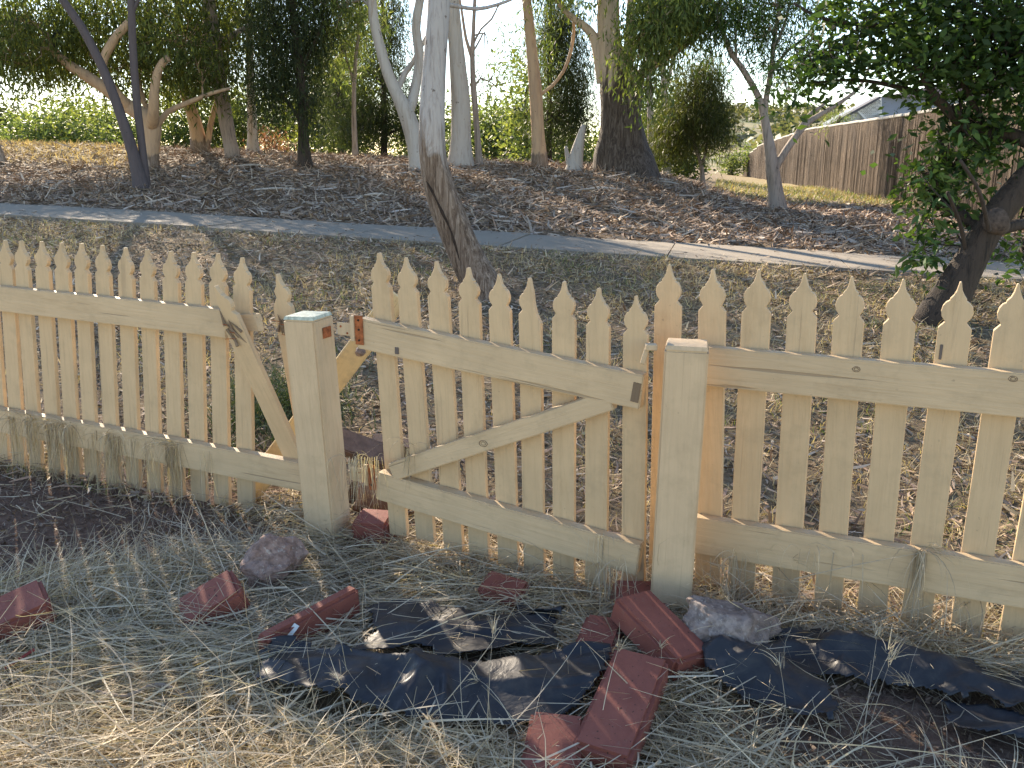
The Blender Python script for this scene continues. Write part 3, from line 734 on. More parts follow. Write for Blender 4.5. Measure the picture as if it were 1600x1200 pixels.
def tree(name, label, bk, Y, limbs, blobs, style='gum', cols=GUMC, cat='tree', base=None, group=None, flute=.10, sides=14, twigs=True, step=.16, broken_tips=()):
    """limbs: lists of (px, py, width_px[, dY]); the first limb is the trunk, its first point stands on the ground.
       blobs: (px, py, rx_px, ry_px, dY, rY_m, clumps)"""
    p0 = atY(limbs[0][0][0], limbs[0][0][1], Y)
    gz0 = gzf(p0.x, p0.y); org = Vector((p0.x, p0.y, gz0))
    t = thing(name, label, cat, org, group)
    pts_all = []; s = Soup()
    for li, lb in enumerate(limbs):
        P = []; Rr = []
        for q in lb:
            p = atY(q[0], q[1], Y + (q[3] if len(q) > 3 else 0)); P.append(p); Rr.append(q[2]/2/F*axis_depth(p))
        if li == 0:
            if P[0].z > gz0: P[0].z = gz0
            P.insert(0, P[0] - Vector((0, 0, .25))); Rr.insert(0, Rr[0]*1.25)
        P2, R2 = smooth_path(P, Rr, step)
        if li == 0:   # root flare
            for i, p in enumerate(P2):
                h = p.z-gz0; R2[i] *= 1+.35*math.exp(-max(h, 0)/(.12+Rr[1]))
        s2 = Soup()
        s2.add(*tube_np(P2, R2, sides if li == 0 else max(8, sides-4), flute, li*3.7+Y))
        child('trunk' if li == 0 else 'limb', s2.mesh('trunk', org), bk, t)
        pts_all += [(p, r) for p, r in zip(P2, R2)]
    bat = Batch(); n_per, sig, size, asp, drp = STY[style]
    for (px, py, rx, ry, dY, rY, k) in blobs:
        k = int(k*.5) if (py < -100 and Y > 9) else int(k*1.35) if (py > -100 and Y > 10 and style != 'far') else k
        c = atY(px, py, Y+dY); m = axis_depth(c)/F
        d = rng.normal(0, 1, (k, 3)); d /= np.linalg.norm(d, axis=1)[:, None]
        d *= rng.uniform(.25, 1, (k, 1))**.5
        C = np.array(c)+d*np.array((rx*m, rY, ry*m))
        C = C[C[:, 2] > gz(C[:, 0], C[:, 1])+.25]
        keep = vnoise(C[:, 0]*1.3+px, C[:, 2]*1.3+C[:, 1]*.9) > .22
        C = C[keep] if style != 'far' else C
        if len(C) == 0: continue
        bat.add(*leaves_np(C, n_per, sig, size, asp, drp, cols))
        if twigs:
            PA = np.array([p for p, r in pts_all]); 
            mid = np.array(c) - np.array((0, 0, ry*m*.3))
            j = int(np.argmin(((PA-mid)**2).sum(1))); a = pts_all[j][0]; ra = min(pts_all[j][1]*.5, .06)
            mm = Vector(mid)+Vector((0, 0, .1))
            P2, R2 = smooth_path([a, a.lerp(mm, .5)+Vector((random.uniform(-.2, .2), random.uniform(-.2, .2), .15)), mm], [ra, ra*.7, ra*.4], .3)
            s.add(*tube_np(P2, R2, 6, .1)); bp = P2[len(P2)//3:]
            for q in range(0, len(C), 2 if len(C) < 120 else 4):
                e = Vector(C[q]); st = min(bp, key=lambda z: (z-e).length); 
                md = st.lerp(e, .55)+Vector((random.uniform(-.12, .12), random.uniform(-.12, .12), random.uniform(.0, .2)))
                s.add(*tube_np([st, md, e], [ra*.28+.003, ra*.16+.003, .003], 4, 0, 0, False))
    if s.n: child('twigs', s.mesh('twigs', org), bk, t)['kind'] = 'stuff'
    if bat.n:
        o = bat.obj('crown', M_leaf, t, org); o['kind'] = 'stuff'
    return t

t1 = tree('gum_tree', 'leaning gum tree with pale trunk and rough split base just behind the gate', B_front, at_ground(757, 462).y,
     [[(757, 462, 54), (736, 415, 50), (716, 372, 48), (692, 310, 46), (677, 250, 42), (675, 200, 40), (678, 115, 37, .05), (686, 0, 36, .1), (692, -120, 34, .2), (680, -330, 30, .3), (690, -560, 22, .2), (670, -800, 14, 0)],
      [(684, -250, 20, .3), (760, -420, 14, .6), (840, -560, 9, .9)], [(688, 5, 8, .1), (715, 10, 6, .2), (745, 14, 6, .3), (775, 8, 5, .3), (810, -6, 4, .3), (850, -30, 3, .3)], [(686, -420, 18, .3), (600, -560, 12, .5), (520, -700, 8, .2)]],
     [(690, -900, 260, 170, .3, 1.4, 110), (850, -620, 170, 110, .9, 1.0, 60), (500, -740, 180, 120, .2, 1.0, 60)], flute=.13, sides=22, step=.07)
cl_ = Soup(); gY = at_ground(757, 462).y
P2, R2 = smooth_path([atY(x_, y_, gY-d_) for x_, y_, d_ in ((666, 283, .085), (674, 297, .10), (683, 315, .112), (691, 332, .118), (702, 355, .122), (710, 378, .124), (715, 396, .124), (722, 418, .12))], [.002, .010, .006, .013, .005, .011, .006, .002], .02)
cl_.add(*tube_np(P2, R2, 8, .6, 2)); child('cleft_shade_strip', cl_.mesh('cleft_shade_strip', t1.location), simple('painted_cleft_shade', (.035, .024, .018), .95, .5, 30, .004), t1)  # raised dark strip on the trunk; a cleft's shade is put into its colour
tree('twin_stem_tree', 'dark purple trunk splitting into two thin straight stems at left', B_dark, at_ground(224, 296).y,
     [[(222, 294, 21), (208, 240, 17), (193, 192, 16), (163, 112, 14), (126, 40, 13), (98, 0, 12), (50, -80, 10), (20, -200, 8)],
      [(228, 288, 15, .05), (222, 230, 12, .1), (214, 160, 12, .1), (208, 80, 12, .1), (205, 0, 12, .1), (203, -120, 10, .2), (215, -300, 7, .2)],
      [(206, 20, 6, .1), (216, 0, 6, .1), (235, -60, 5, .2)]],
     [(10, -260, 130, 120, 0, 1.4, 130), (215, -330, 150, 130, .2, 1.5, 150)], cols=DARKC, flute=.06)
T3Y = at_ground(232, 262).y
tree('spreading_gum_tree', 'big spreading gum with smooth orange lopped limbs behind the twin stems', B_warm, T3Y,
     [[(231, 262, 28), (234, 230, 26), (238, 200, 28), (232, 186, 26), (200, 166, 22), (170, 142, 19), (132, 117, 17), (105, 100, 15), (84, 78, 13), (80, 62, 10), (65, 48, 7), (46, 34, 5), (20, 20, 4)],
      [(205, 172, 16), (175, 135, 13, -.3), (161, 112, 13, -.5), (162, 92, 13, -.5), (172, 72, 14, -.5), (186, 52, 13, -.5), (199, 38, 12, -.5), (202, 30, 8, -.5)],
      [(236, 200, 20), (240, 178, 17, -.3), (241, 145, 14, -.4), (246, 115, 13, -.4), (254, 98, 12, -.4), (264, 90, 11, -.4)],
      [(246, 196, 11), (262, 175, 9), (290, 162, 8), (330, 146, 6), (360, 138, 4)],
      [(185, 150, 6, .3), (160, 110, 5, .5), (120, 60, 4, .6)], [(238, 190, 10, .6), (215, 120, 9, 1.0), (230, 30, 8, 1.4), (250, -100, 7, 1.6), (270, -300, 6, 1.5)]],
     [(60, 60, 90, 55, .5, 1.8, 130), (170, 50, 80, 60, 1.2, 1.6, 120), (290, 60, 80, 55, .8, 1.8, 130), (240, 120, 110, 30, 1.6, 1.2, 60), (40, 100, 60, 30, 0, 1.2, 40), (330, 110, 50, 30, 1, 1.2, 40),
      (100, -90, 200, 110, .8, 2.4, 130), (320, -110, 170, 110, .8, 2.4, 90), (200, -330, 260, 170, .8, 2.6, 60)], cols=OLIVE, flute=.08)
Yb = T3Y+2.5
tree('gum_tree', 'orange barked gum with narrow fork right of the spreading gum', B_warm, Yb,
     [[(314, 250, 24), (309, 215, 21), (300, 175, 18), (286, 135, 14), (280, 60, 11), (275, -60, 9), (270, -200, 7)], [(322, 245, 11), (328, 200, 9), (337, 165, 8), (350, 120, 6), (360, 40, 5)]],
     [(300, 40, 70, 60, .4, 1.5, 70), (270, -120, 120, 110, .4, 2, 90)], cols=OLIVE)
tree('gum_tree', 'grey leaning gum trunk with stripy bark behind the mulch mound', B_grey, Yb-1.0,
     [[(366, 252, 20), (358, 215, 20), (350, 170, 22), (338, 112, 26), (332, 60, 24), (325, -20, 20), (320, -160, 15), (300, -330, 10)], [(334, 85, 10), (345, 66, 10, -.1), (362, 56, 9, -.2), (392, 38, 7, -.3)]],
     [(340, -60, 110, 60, .2, 1.6, 90), (300, -260, 170, 120, .2, 2, 110), (440, -60, 90, 80, .6, 1.6, 60)], cols=OLIVE)
tree('gum_tree', 'thin pale gum trunk beside the pinkish shrub', B_pale, Yb+1.0,
     [[(397, 250, 18), (395, 215, 15), (393, 170, 14), (390, 90, 11), (388, -40, 9), (395, -200, 6)]], [(395, 30, 60, 60, .3, 1.3, 70), (400, -140, 110, 100, .3, 1.6, 70)], cols=OLIVE)
tree('she_oak_tree', 'dark she-oak with drooping needle foliage on the mound', B_brown, at_ground(476, 262).y,
     [[(476, 262, 20), (474, 215, 15), (472, 150, 14), (465, 80, 13), (456, 0, 11), (450, -120, 9), (452, -300, 5)], [(470, 190, 6), (450, 160, 5), (425, 130, 4)], [(468, 110, 6), (490, 70, 5), (505, 30, 4)]],
     [(430, 60, 42, 70, .1, .8, 90), (425, 150, 28, 40, 0, .6, 40), (470, 100, 30, 70, .5, .8, 50), (492, 40, 28, 50, .2, .7, 50), (482, 165, 14, 35, -.3, .3, 14), (450, -90, 90, 90, .2, 1.2, 140), (450, -280, 70, 110, .2, 1., 80)], 'needle', DARKC, flute=.12)
tree('slender_gum_tree', 'slender grey sapling trunk between the she-oak and the forked gum', B_grey, Yb,
     [[(555, 240, 9), (553, 170, 7), (555, 100, 6), (562, 30, 5), (560, -80, 4)], [(554, 130, 4), (540, 90, 3), (530, 60, 3)]], [(535, 70, 25, 50, .3, .7, 40), (565, 30, 40, 40, .3, .8, 40)], 'fine', LIME)
tree('forked_gum_tree', 'pale forked gum with two curving limbs left of the leaning gum', B_pale, min(at_ground(656, 246).y+.4, 15.5),
     [[(656, 246, 30), (650, 225, 27), (634, 175, 25), (622, 150, 20), (607, 118, 17), (594, 75, 16), (584, 30, 15), (579, -20, 14), (560, -140, 11), (540, -300, 8)],
      [(636, 178, 18), (645, 155, 17, .1), (652, 120, 15, .2), (655, 85, 15, .2), (650, 45, 14, .2), (656, 0, 14, .2), (670, -100, 11, .3), (660, -280, 8, .3)],
      [(620, 145, 9, .2), (632, 115, 9, .3), (645, 98, 8, .4), (665, 60, 6, .5), (690, 20, 5, .5)]],
     [(560, -170, 130, 90, 0, 1.6, 80), (680, -240, 120, 100, .3, 1.6, 80), (600, -380, 200, 110, 0, 2., 110), (530, 10, 40, 40, .5, .8, 30)], flute=.10)
tree('gum_tree', 'thick smooth white gum trunk directly behind the leaning gum', B_pale, at_ground(718, 259).y,
     [[(719, 259, 33), (720, 225, 30), (720, 170, 30), (715, 100, 26), (709, 30, 22), (704, -60, 19), (700, -220, 14), (720, -420, 9)]],
     [(700, -300, 170, 90, 0, 1.8, 80), (720, -460, 210, 120, 0, 2.2, 110)], flute=.05)
tree('slender_gum_tree', 'thin bare-branched grey gum against the open sky right of the white trunk', B_grey, Yb-1.5,
     [[(749, 250, 10), (745, 200, 9), (740, 140, 9), (738, 90, 8), (740, 40, 6), (744, -40, 5)], [(739, 95, 6), (728, 60, 5), (722, 20, 4), (715, -20, 3)], [(739, 70, 4), (752, 45, 3), (768, 30, 3), (780, 5, 2)],
      [(737, 85, 3), (750, 62, 3), (757, 50, 2), (756, 80, 1.5)], [(742, 55, 3), (758, 52, 2), (762, 70, 1.5)]],
     [(820, 70, 45, 60, .8, .8, 24), (775, 130, 40, 40, .8, .8, 14), (800, -60, 70, 50, .8, 1, 30)], 'fine', GUMC)
tree('gum_tree', 'straight brown and cream gum trunk with a thin arching side branch', B_warm, at_ground(843, 262).y,
     [[(843, 262, 22), (841, 215, 20), (837, 150, 20), (832, 90, 18), (826, 30, 16), (820, -40, 14), (815, -180, 11), (830, -360, 8)], [(846, 146, 5), (862, 135, 5), (880, 112, 5), (892, 80, 5), (897, 45, 5), (895, 30, 4)]],
     [(820, -200, 130, 90, 0, 1.5, 70), (830, -370, 190, 110, 0, 1.8, 90)])
tree('pine_tree', 'dark dense conifer filling the gap left of the old gum', B_brown, Yb+1.5,
     [[(858, 252, 9), (858, 160, 8), (860, 60, 6), (862, -60, 4)]], [(880, 90, 42, 75, 0, .9, 130), (868, 185, 36, 45, 0, .8, 70), (905, 170, 28, 50, .2, .7, 50), (866, 20, 30, 60, 0, .8, 60), (868, -80, 30, 60, 0, .8, 40)], 'needle', DARKC)
tree('pine_tree', 'dark conifer mass behind the forked gum', B_brown, Yb+3,
     [[(600, 250, 10), (600, 160, 9), (598, 60, 7), (598, -60, 5)]], [(600, 120, 48, 90, 0, 1.2, 150), (570, 190, 40, 45, 0, 1, 80), (645, 200, 20, 45, 0, .8, 40), (598, 20, 38, 60, 0, 1, 70), (525, 160, 28, 60, 1, .8, 60)], 'needle', DARKC)
tree('stump', 'short pale dead trunk at the foot of the dark conifer', B_pale, Yb-2.2,
     [[(897, 262, 22), (900, 245, 19), (907, 215, 13), (912, 195, 7)], [(890, 262, 10), (886, 240, 7), (884, 228, 4)]], [], cat='dead trunk')
tree('old_gum_tree', 'massive old gum with dark rough burnt base and cream upper trunk', B_old, at_ground(975, 270).y+.2,
     [[(974, 268, 76), (972, 240, 70), (971, 200, 62), (964, 150, 50), (957, 100, 42), (952, 50, 36), (950, 0, 34), (950, -120, 28), (960, -300, 20), (950, -480, 12)],
      [(940, 130, 16), (935, 80, 18), (928, 58, 15), (915, 42, 12), (898, 30, 10), (880, 14, 9), (860, -20, 7)], [(985, 190, 34), (992, 145, 24), (1000, 118, 18), (1020, 103, 15, -.2), (1045, 86, 13, -.4), (1072, 68, 11, -.6), (1110, 30, 8, -.8), (1140, -30, 6, -1)],
      [(975, 160, 26), (980, 110, 20), (984, 50, 15), (988, -20, 12), (1000, -160, 9)]],
     [(1035, 30, 50, 42, -1.2, .8, 60), (1000, 60, 34, 50, -1.2, .5, 34), (1015, 130, 14, 34, -1.4, .3, 10), (1075, 20, 50, 35, -1, .8, 50), (900, -50, 80, 40, -.5, 1, 40), (990, -160, 150, 90, 0, 1.8, 90), (960, -400, 230, 140, 0, 2.4, 150), (1110, -120, 110, 80, -1, 1.5, 70)], cols=[(.10, .14, .04), (.075, .11, .035), (.14, .175, .05)], flute=.16, sides=26, step=.12)
tree('weeping_tree', 'small dark weeping tree standing before the far hillside', B_grey, 19.5,
     [[(1098, 282, 8), (1096, 258, 6), (1088, 235, 6), (1082, 205, 5), (1085, 170, 4), (1088, 120, 3)], [(1098, 255, 5), (1104, 232, 4), (1106, 205, 3)]],
     [(1092, 165, 48, 52, 0, .9, 150), (1065, 205, 26, 28, 0, .6, 40), (1120, 200, 22, 30, 0, .6, 40), (1090, 115, 34, 28, 0, .7, 60), (1040, 215, 22, 40, .5, .6, 40)], 'needle', [(.035, .05, .016), (.055, .07, .022), (.075, .085, .025)])
T16Y = at_ground(1213, 328).y
tree('fork_trunk_tree', 'grey fork-trunked tree standing in mulch before the brushwood fence', B_grey, T16Y,
     [[(1214, 328, 25), (1212, 300, 22), (1206, 255, 20), (1198, 205, 14), (1192, 172, 12), (1182, 145, 10), (1160, 108, 9), (1140, 78, 8), (1125, 35, 7), (1113, 0, 6), (1100, -60, 5)],
      [(1210, 265, 13), (1226, 238, 12), (1242, 215, 11), (1262, 192, 9), (1296, 170, 7), (1325, 152, 6), (1346, 132, 5), (1360, 100, 4)], [(1240, 215, 6), (1262, 182, 6), (1285, 165, 5), (1300, 150, 3)],
      [(1194, 178, 11), (1198, 148, 9), (1205, 110, 8), (1209, 70, 7), (1216, 20, 6), (1225, -50, 5)], [(1204, 115, 6), (1230, 80, 5), (1262, 55, 4), (1280, 20, 4)], [(1208, 80, 5), (1225, 40, 4), (1235, 0, 4)], [(1150, 92, 4), (1150, 50, 3), (1160, 10, 3)]],
     [(1150, 20, 60, 25, 0, .8, 40), (1220, 15, 60, 25, 0, .8, 50), (1215, 110, 32, 22, -.2, .5, 18), (1190, 60, 34, 30, 0, .6, 20), (1120, 40, 30, 40, 0, .6, 24), (1240, -80, 150, 60, 0, 1.4, 90), (1255, 80, 30, 30, -.2, .5, 16), (1160, -90, 110, 60, 0, 1.4, 60)], 'fine', PRUN, flute=.14, sides=18, step=.09)
PY = at_ground(1462, 500).y
pr = tree('plum_tree', 'leaning dark plum tree with sawn stub and broad green leaves at right', B_brown, PY,
     [[(1468, 500, 56), (1490, 455, 50), (1512, 415, 47), (1540, 365, 45), (1566, 325, 44), (1600, 285, 42), (1640, 235, 38), (1660, 160, 32), (1670, 40, 26), (1650, -120, 18), (1640, -260, 12)],
      [(1640, 240, 22), (1580, 210, 20, .2), (1530, 210, 18, .3), (1490, 180, 15, .3), (1462, 150, 12, .3), (1440, 118, 8, .3), (1425, 90, 5, .3)], [(1500, 190, 11, .3), (1450, 150, 9, .5), (1410, 138, 7, .6), (1340, 125, 5, .7), (1270, 130, 4, .8)],
      [(1650, 120, 16), (1560, 60, 12, .3), (1480, 30, 9, .5), (1380, 40, 7, .6), (1290, 30, 5, .7), (1240, 5, 4, .8)], [(1545, 210, 9, .3), (1500, 120, 8, .3), (1480, 60, 6, .3)], [(1512, 410, 8), (1500, 350, 6, -.1), (1480, 300, 5, -.2)], [(1545, 360, 8, -.2), (1530, 300, 6, -.3), (1500, 250, 5, -.3)]],
     [(1485, 275, 40, 34, .35, .3, 26), (1465, 335, 26, 36, .35, .25, 16), (1450, 285, 22, 26, .3, .2, 8), (1455, 400, 26, 10, .35, .2, 7), (1535, 215, 40, 34, .35, .3, 26), (1505, 215, 34, 26, .3, .3, 14), (1605, 355, 10, 20, .4, .2, 5), (1600, 405, 30, 10, .5, .3, 8),
      (1540, 120, 70, 60, .3, .6, 90), (1440, 90, 60, 45, .5, .6, 70), (1340, 60, 70, 35, .7, .5, 48), (1270, 100, 40, 22, .8, .4, 20), (1250, 148, 20, 10, .8, .3, 8), (1310, 92, 40, 16, .7, .4, 20), (1500, 30, 110, 40, .4, .7, 90), (1380, 10, 120, 26, .6, .6, 60), (1590, 60, 50, 70, .2, .6, 60), 
      (1520, -120, 230, 90, .3, 1, 130), (1680, 100, 70, 120, .2, .7, 60), (1640, -260, 160, 90, .2, 1, 60)], 'broad', PRUN, flute=.12, sides=20, step=.06)
# sawn stub of the plum
P = atY(1556, 344, PY-.13); s = Soup()
P2, R2 = smooth_path([atY(1556, 350, PY-.02), P], [20/F*PY, 18/F*PY], .05); V, Fc = tube_np(P2, R2, 16, .1, 1); s.add(V, Fc)
st = child('sawn_stub', s.mesh('sawn_stub', pr.location), simple('cut_wood', (.085, .062, .048), .9, .5, 40, .006), pr)
# some leaves near the camera on the plum one by one
lm = bpy.data.meshes.new('leaf')
lm.from_pydata([(0, 0, 0), (.028, -.018, .006), (.062, -.017, .006), (.098, 0, -.008), (.062, .017, .006), (.028, .018, .006), (.05, 0, -.001)], [], [(0, 1, 6), (1, 2, 6), (2, 3, 6), (3, 4, 6), (4, 5, 6), (5, 0, 6)]); lm.update()
lm2 = lm.copy()
ml = simple('plum_leaf', (.05, .10, .025), .5, .3, 6); ml2 = simple('plum_leaf_pale', (.085, .145, .038), .5, .3, 6); lm.materials.append(ml); lm2.materials.append(ml2)
for i in range(150):
    cx, cy, rx, ry, dy = random.choice([(1485, 280, 55, 50, .1), (1450, 285, 30, 35, .05), (1462, 340, 30, 45, .1), (1448, 405, 40, 10, .1), (1530, 215, 45, 40, .1), (1440, 90, 60, 50, .1)])
    p = atY(cx+random.gauss(0, .5)*rx, cy+random.gauss(0, .5)*ry, PY+dy+random.uniform(-.1, .15))
    o = bpy.data.objects.new('leaf', random.choice((lm, lm2))); COL.objects.link(o); o.parent = pr
    o.location = p-Vector(pr.location); o.rotation_euler = (random.gauss(0, .5), random.gauss(.5, .4), random.uniform(0, 6.28)); o.scale = [random.uniform(.8, 1.25)]*3
tree('gum_tree', 'trunk cut off by the left edge of the picture on the sunny rise', B_grey, at_ground(4, 254).y,
     [[(3, 256, 14), (-3, 235, 11), (-14, 190, 10), (-25, 100, 9), (-40, -40, 8), (-60, -200, 6)]], [(-30, 40, 60, 60, .2, 1.4, 60), (-60, -160, 150, 120, .2, 2.2, 120), (-200, -60, 120, 100, 0, 2, 80)], cols=OLIVE)
# trees and shrubs beyond the rise
def bush(name, label, Y, blobs, cols, style='far', trunk=None, cat='shrub'):
    b0 = blobs[0]; tr = trunk or [(b0[0], b0[1]+b0[3], 8), (b0[0], b0[1], 6), (b0[0]+4, b0[1]-b0[3]*.5, 3)]
    return tree(name, label, B_brown, Y, [tr], blobs, style, cols, cat, twigs=False)
bush('shrub', 'round bright green shrub beyond the crest at left', 34, [(95, 215, 70, 38, 0, 2, 70), (60, 225, 45, 28, -1, 1.5, 40)], LIME)
bush('shrub', 'dull green loose shrub beside the bright shrub at left', 38, [(165, 215, 55, 42, 0, 2, 60), (130, 190, 45, 30, 1, 1.6, 40)], GUMC)
bush('tree', 'dark rounded tree on the horizon at the far left edge', 44, [(25, 205, 60, 38, 0, 2, 80), (-40, 200, 60, 45, 0, 2, 60)], DARKC, cat='tree')
bush('shrub', 'hazy olive shrub seen between the orange gum trunks', 40, [(275, 222, 50, 28, 0, 2, 44)], GUMC)
bush('shrub', 'pinkish red shrub between the thin pale gum and the she-oak', 24, [(430, 232, 24, 18, 0, .8, 60)], [(.17, .07, .06), (.22, .10, .08), (.12, .06, .05)], 'fine')
bush('tree', 'yellow green tree between the she-oak and the forked gum', 28, [(530, 120, 38, 70, 0, 1.4, 60), (520, 210, 45, 34, 0, 1.4, 40)], OLIVE, cat='tree')
bush('tree', 'light green tree seen below the open sky between white and brown trunks', 36, [(775, 220, 55, 40, 0, 2, 60), (760, 195, 30, 22, 0, 1.4, 24), (815, 200, 28, 45, 0, 1.4, 30)], LIME, cat='tree')
bush('tree', 'yellow green foliage tree close behind the straight brown trunk', 30, [(822, 155, 18, 45, 0, 1, 22), (830, 215, 24, 36, 0, 1.2, 30)], LIME, cat='tree')
bush('tree', 'dim green tree behind the old gum and the weeping tree', 30, [(1030, 190, 26, 60, 0, 1.4, 50), (1045, 250, 36, 24, 0, 1.2, 40), (900, 240, 30, 24, 0, 1.2, 30)], GUMC, cat='tree')
tree('gum_tree', 'tall gum far behind the weeping tree and the old gum', B_grey, 29, [[(1042, 275, 12), (1040, 200, 10), (1036, 100, 9), (1030, 0, 8), (1030, -150, 6)], [(1038, 150, 6), (1052, 90, 5), (1062, 20, 4)]],
     [(1030, 60, 40, 50, 0, 1.2, 40), (1060, 0, 50, 40, 0, 1.4, 40), (1025, -120, 90, 60, 0, 2, 60)], cols=GUMC)
tree('gum_tree', 'slim gum hidden mostly behind the massive old gum', B_grey, 25, [[(1018, 272, 11), (1016, 180, 9), (1012, 60, 8), (1005, -60, 7)], [(1014, 120, 6), (1024, 50, 5)]],
     [(1010, -80, 80, 60, 0, 1.8, 50), (1022, 20, 26, 34, 0, .8, 20)], cols=GUMC)
bush('shrub', 'bright green shrub growing over the far end of the brushwood fence', 61, [(1142, 256, 16, 10, 0, .8, 22), (1168, 246, 14, 8, 0, .8, 16)], LIME)
bush('shrub', 'green creeper on top of the brushwood fence below the gable', 30.5, [(1310, 190, 26, 6, 0, .3, 16)], LIME, 'fine')
bush('tree', 'pale grey green tree far off behind the dark twin stems', 60, [(215, 215, 60, 40, 0, 3, 50), (150, 225, 60, 26, 2, 3, 40)], GUMC, cat='tree')
bush('tree', 'olive tree far off behind the thin pale gum trunk', 55, [(380, 215, 70, 34, 0, 3, 60), (340, 230, 50, 22, 2, 3, 30)], OLIVE, cat='tree')
bush('tree', 'low green tree far off left of the white gum trunk', 50, [(690, 225, 50, 34, 0, 3, 44), (480, 225, 60, 26, 0, 3, 40)], GUMC, cat='tree')
bush('tree', 'grey green tree far off right of the straight brown trunk', 55, [(880, 220, 60, 40, 0, 3, 50)], GUMC, cat='tree')
bush('tree', 'tall dim tree filling the gap behind the orange gum trunks', 42, [(300, 165, 60, 45, 0, 3, 70), (395, 170, 60, 45, 0, 3, 70), (345, 205, 60, 36, 0, 2, 50)], OLIVE, cat='tree')
bush('tree', 'tall dim tree filling the gap behind the she-oak trunk', 38, [(470, 180, 50, 50, 0, 3, 70), (540, 190, 45, 50, 0, 2, 60)], GUMC, cat='tree')
bush('tree', 'tall dim tree beyond the forked gum and the white trunk', 40, [(680, 200, 36, 44, 0, 2, 44), (640, 215, 30, 36, 0, 2, 30)], GUMC, cat='tree')
# crow
cr = thing('crow', 'black crow perched on the lopped limb at left', 'bird', atY(87, 68, T3Y-.1)); cw = Vector(cr.location)
k = axis_depth(cw)/F; s = Soup()
P2, R2 = smooth_path([cw+Vector((-2, 0, -6))*k, cw+Vector((-1, 0, 2))*k, cw+Vector((2, 0, 8))*k, cw+Vector((4, 0, 14))*k, cw+Vector((6, 0, 18))*k, cw+Vector((9, 0, 19))*k], [1.5*k, 5*k, 6.5*k, 4.5*k, 3.2*k, .6*k], .05)
s.add(*tube_np(P2, R2, 10)); child('body', s.mesh('body', cw), simple('black_feathers', (.012, .012, .014), .5), cr)

# ------------------------------------------------------------------ brushwood fence and house
bf = thing('brushwood_fence', 'tall brown brushwood fence stepping down the slope at right', 'fence', (9, 20, .5))
m, nt, b, _ = mat_new('brushwood'); v = coords(nt, (55, 55, 2.6)); n1 = noise(nt, v, 1.5, 6, .8, .4)
c = ramp(nt, n1, [(.3, (.032, .023, .016)), (.5, (.11, .078, .053)), (.72, (.27, .195, .13))]); c = mix(nt, ramp(nt, noise(nt, coords(nt, (1.6, 1.6, .9)), 1, 5, .7), [(.38, g3(0)), (.62, g3(.75))]), c, (.045, .032, .023)); nt.links.new(c, b.inputs['Base Color']); b.inputs['Roughness'].default_value = .95; bump(nt, b, n1, .9, .03); M_brush = m
M_cap = simple('grey_fence_cap', (.33, .31, .28), .8, .2, 5)
fd = Vector((.175, .985, 0)).normalized(); fn = Vector((-fd.y, fd.x, 0))
f0 = Vector((8.9, 20, 0)) - fd*12
Lp = 2.5; s0 = 0; 
while s0 < 56:
    A = f0+fd*s0; B = f0+fd*(s0+Lp); far_ = s0 > 30
    # tops follow the photograph's line: level near, stepping down beyond
    def topz(d): 
        return 2.36 + .009*max(0, min(d, 26)-12) - .020*max(0, d-28) - .05*max(0, d-46)
    z0 = min(gzf(A.x, A.y), gzf(B.x, B.y))-.1; zt = topz(s0+Lp/2); nn = 110
    V = []; Fc = []
    for i in range(nn+1):
        p = A.lerp(B, i/nn); off = random.uniform(-.011, .011); tz = zt + random.uniform(-.012, .012) + (topz(s0+Lp)-topz(s0))*(i/nn-.5)
        for zz, oo in ((z0, off), ((z0+tz)/2, off+random.uniform(-.006, .006)), (tz, off*.6)): V.append(p+fn*(.06+oo)+Vector((0, 0, zz)))
        V.append(p-fn*.06+Vector((0, 0, tz))); V.append(p-fn*.06+Vector((0, 0, z0)))
    for i in range(nn):
        for k in range(4): Fc.append((i*5+k, (i+1)*5+k, (i+1)*5+k+1, i*5+k+1))
    s = Soup(); s.add(V, Fc); child('brushwood_panel', s.mesh('brushwood_panel', bf.location, False), M_brush, bf)
    cm = box_mesh(Lp*.995, .17, .07, 'cap', .015); sl = math.atan2(topz(s0+Lp)-topz(s0), Lp)
    child('cap', cm, M_cap, bf, frame(A.lerp(B, .5)+Vector((0, 0, zt+.02)), (fd*math.cos(sl)+Vector((0, 0, math.sin(sl)))), fn, Vector((0, 0, 1))))
    s0 += Lp
hs = thing('house', 'house gable with white pierced screen above the brushwood fence', 'house', (17, 34, .5))
hY = 34.
M_hw = simple('blue_grey_cladding', (.20, .23, .29), .7, .1, 3); M_white = simple('white_screen', (.62, .62, .60), .7, .05, 4); M_roof = simple('roof_tiles', (.21, .16, .17), .8, .2, 6); M_tr = simple('dark_trim', (.07, .07, .08), .7)
def quadpx(name, pts, Y, depth, mat, parent):
    P = [atY(x, y, Y) for x, y in pts]; bm = bmesh.new(); vs_ = [bm.verts.new(p-Vector(parent.location)) for p in P]; f = bm.faces.new(vs_)
    r = bmesh.ops.extrude_face_region(bm, geom=[f])
    for g in r['geom']:
        if isinstance(g, bmesh.types.BMVert): g.co.y += depth
    bmesh.ops.recalc_face_normals(bm, faces=bm.faces); return child(name, bm_mesh(bm, name), mat, parent)
quadpx('wall', [(1300, 300), (1300, 192), (1374, 152), (1470, 152), (1640, 160), (1640, 300)], hY+.3, 1.2, M_hw, hs)
quadpx('roof', [(1385, 150), (1640, 158), (1640, 100), (1500, 128)], hY, 1.6, M_roof, hs)
quadpx('barge_board', [(1298, 197), (1376, 154), (1376, 150), (1298, 193)], hY-.1, .5, M_tr, hs)
quadpx('pillar', [(1375, 192), (1375, 178), (1380, 178), (1380, 192)], hY-.2, .3, M_white, hs)
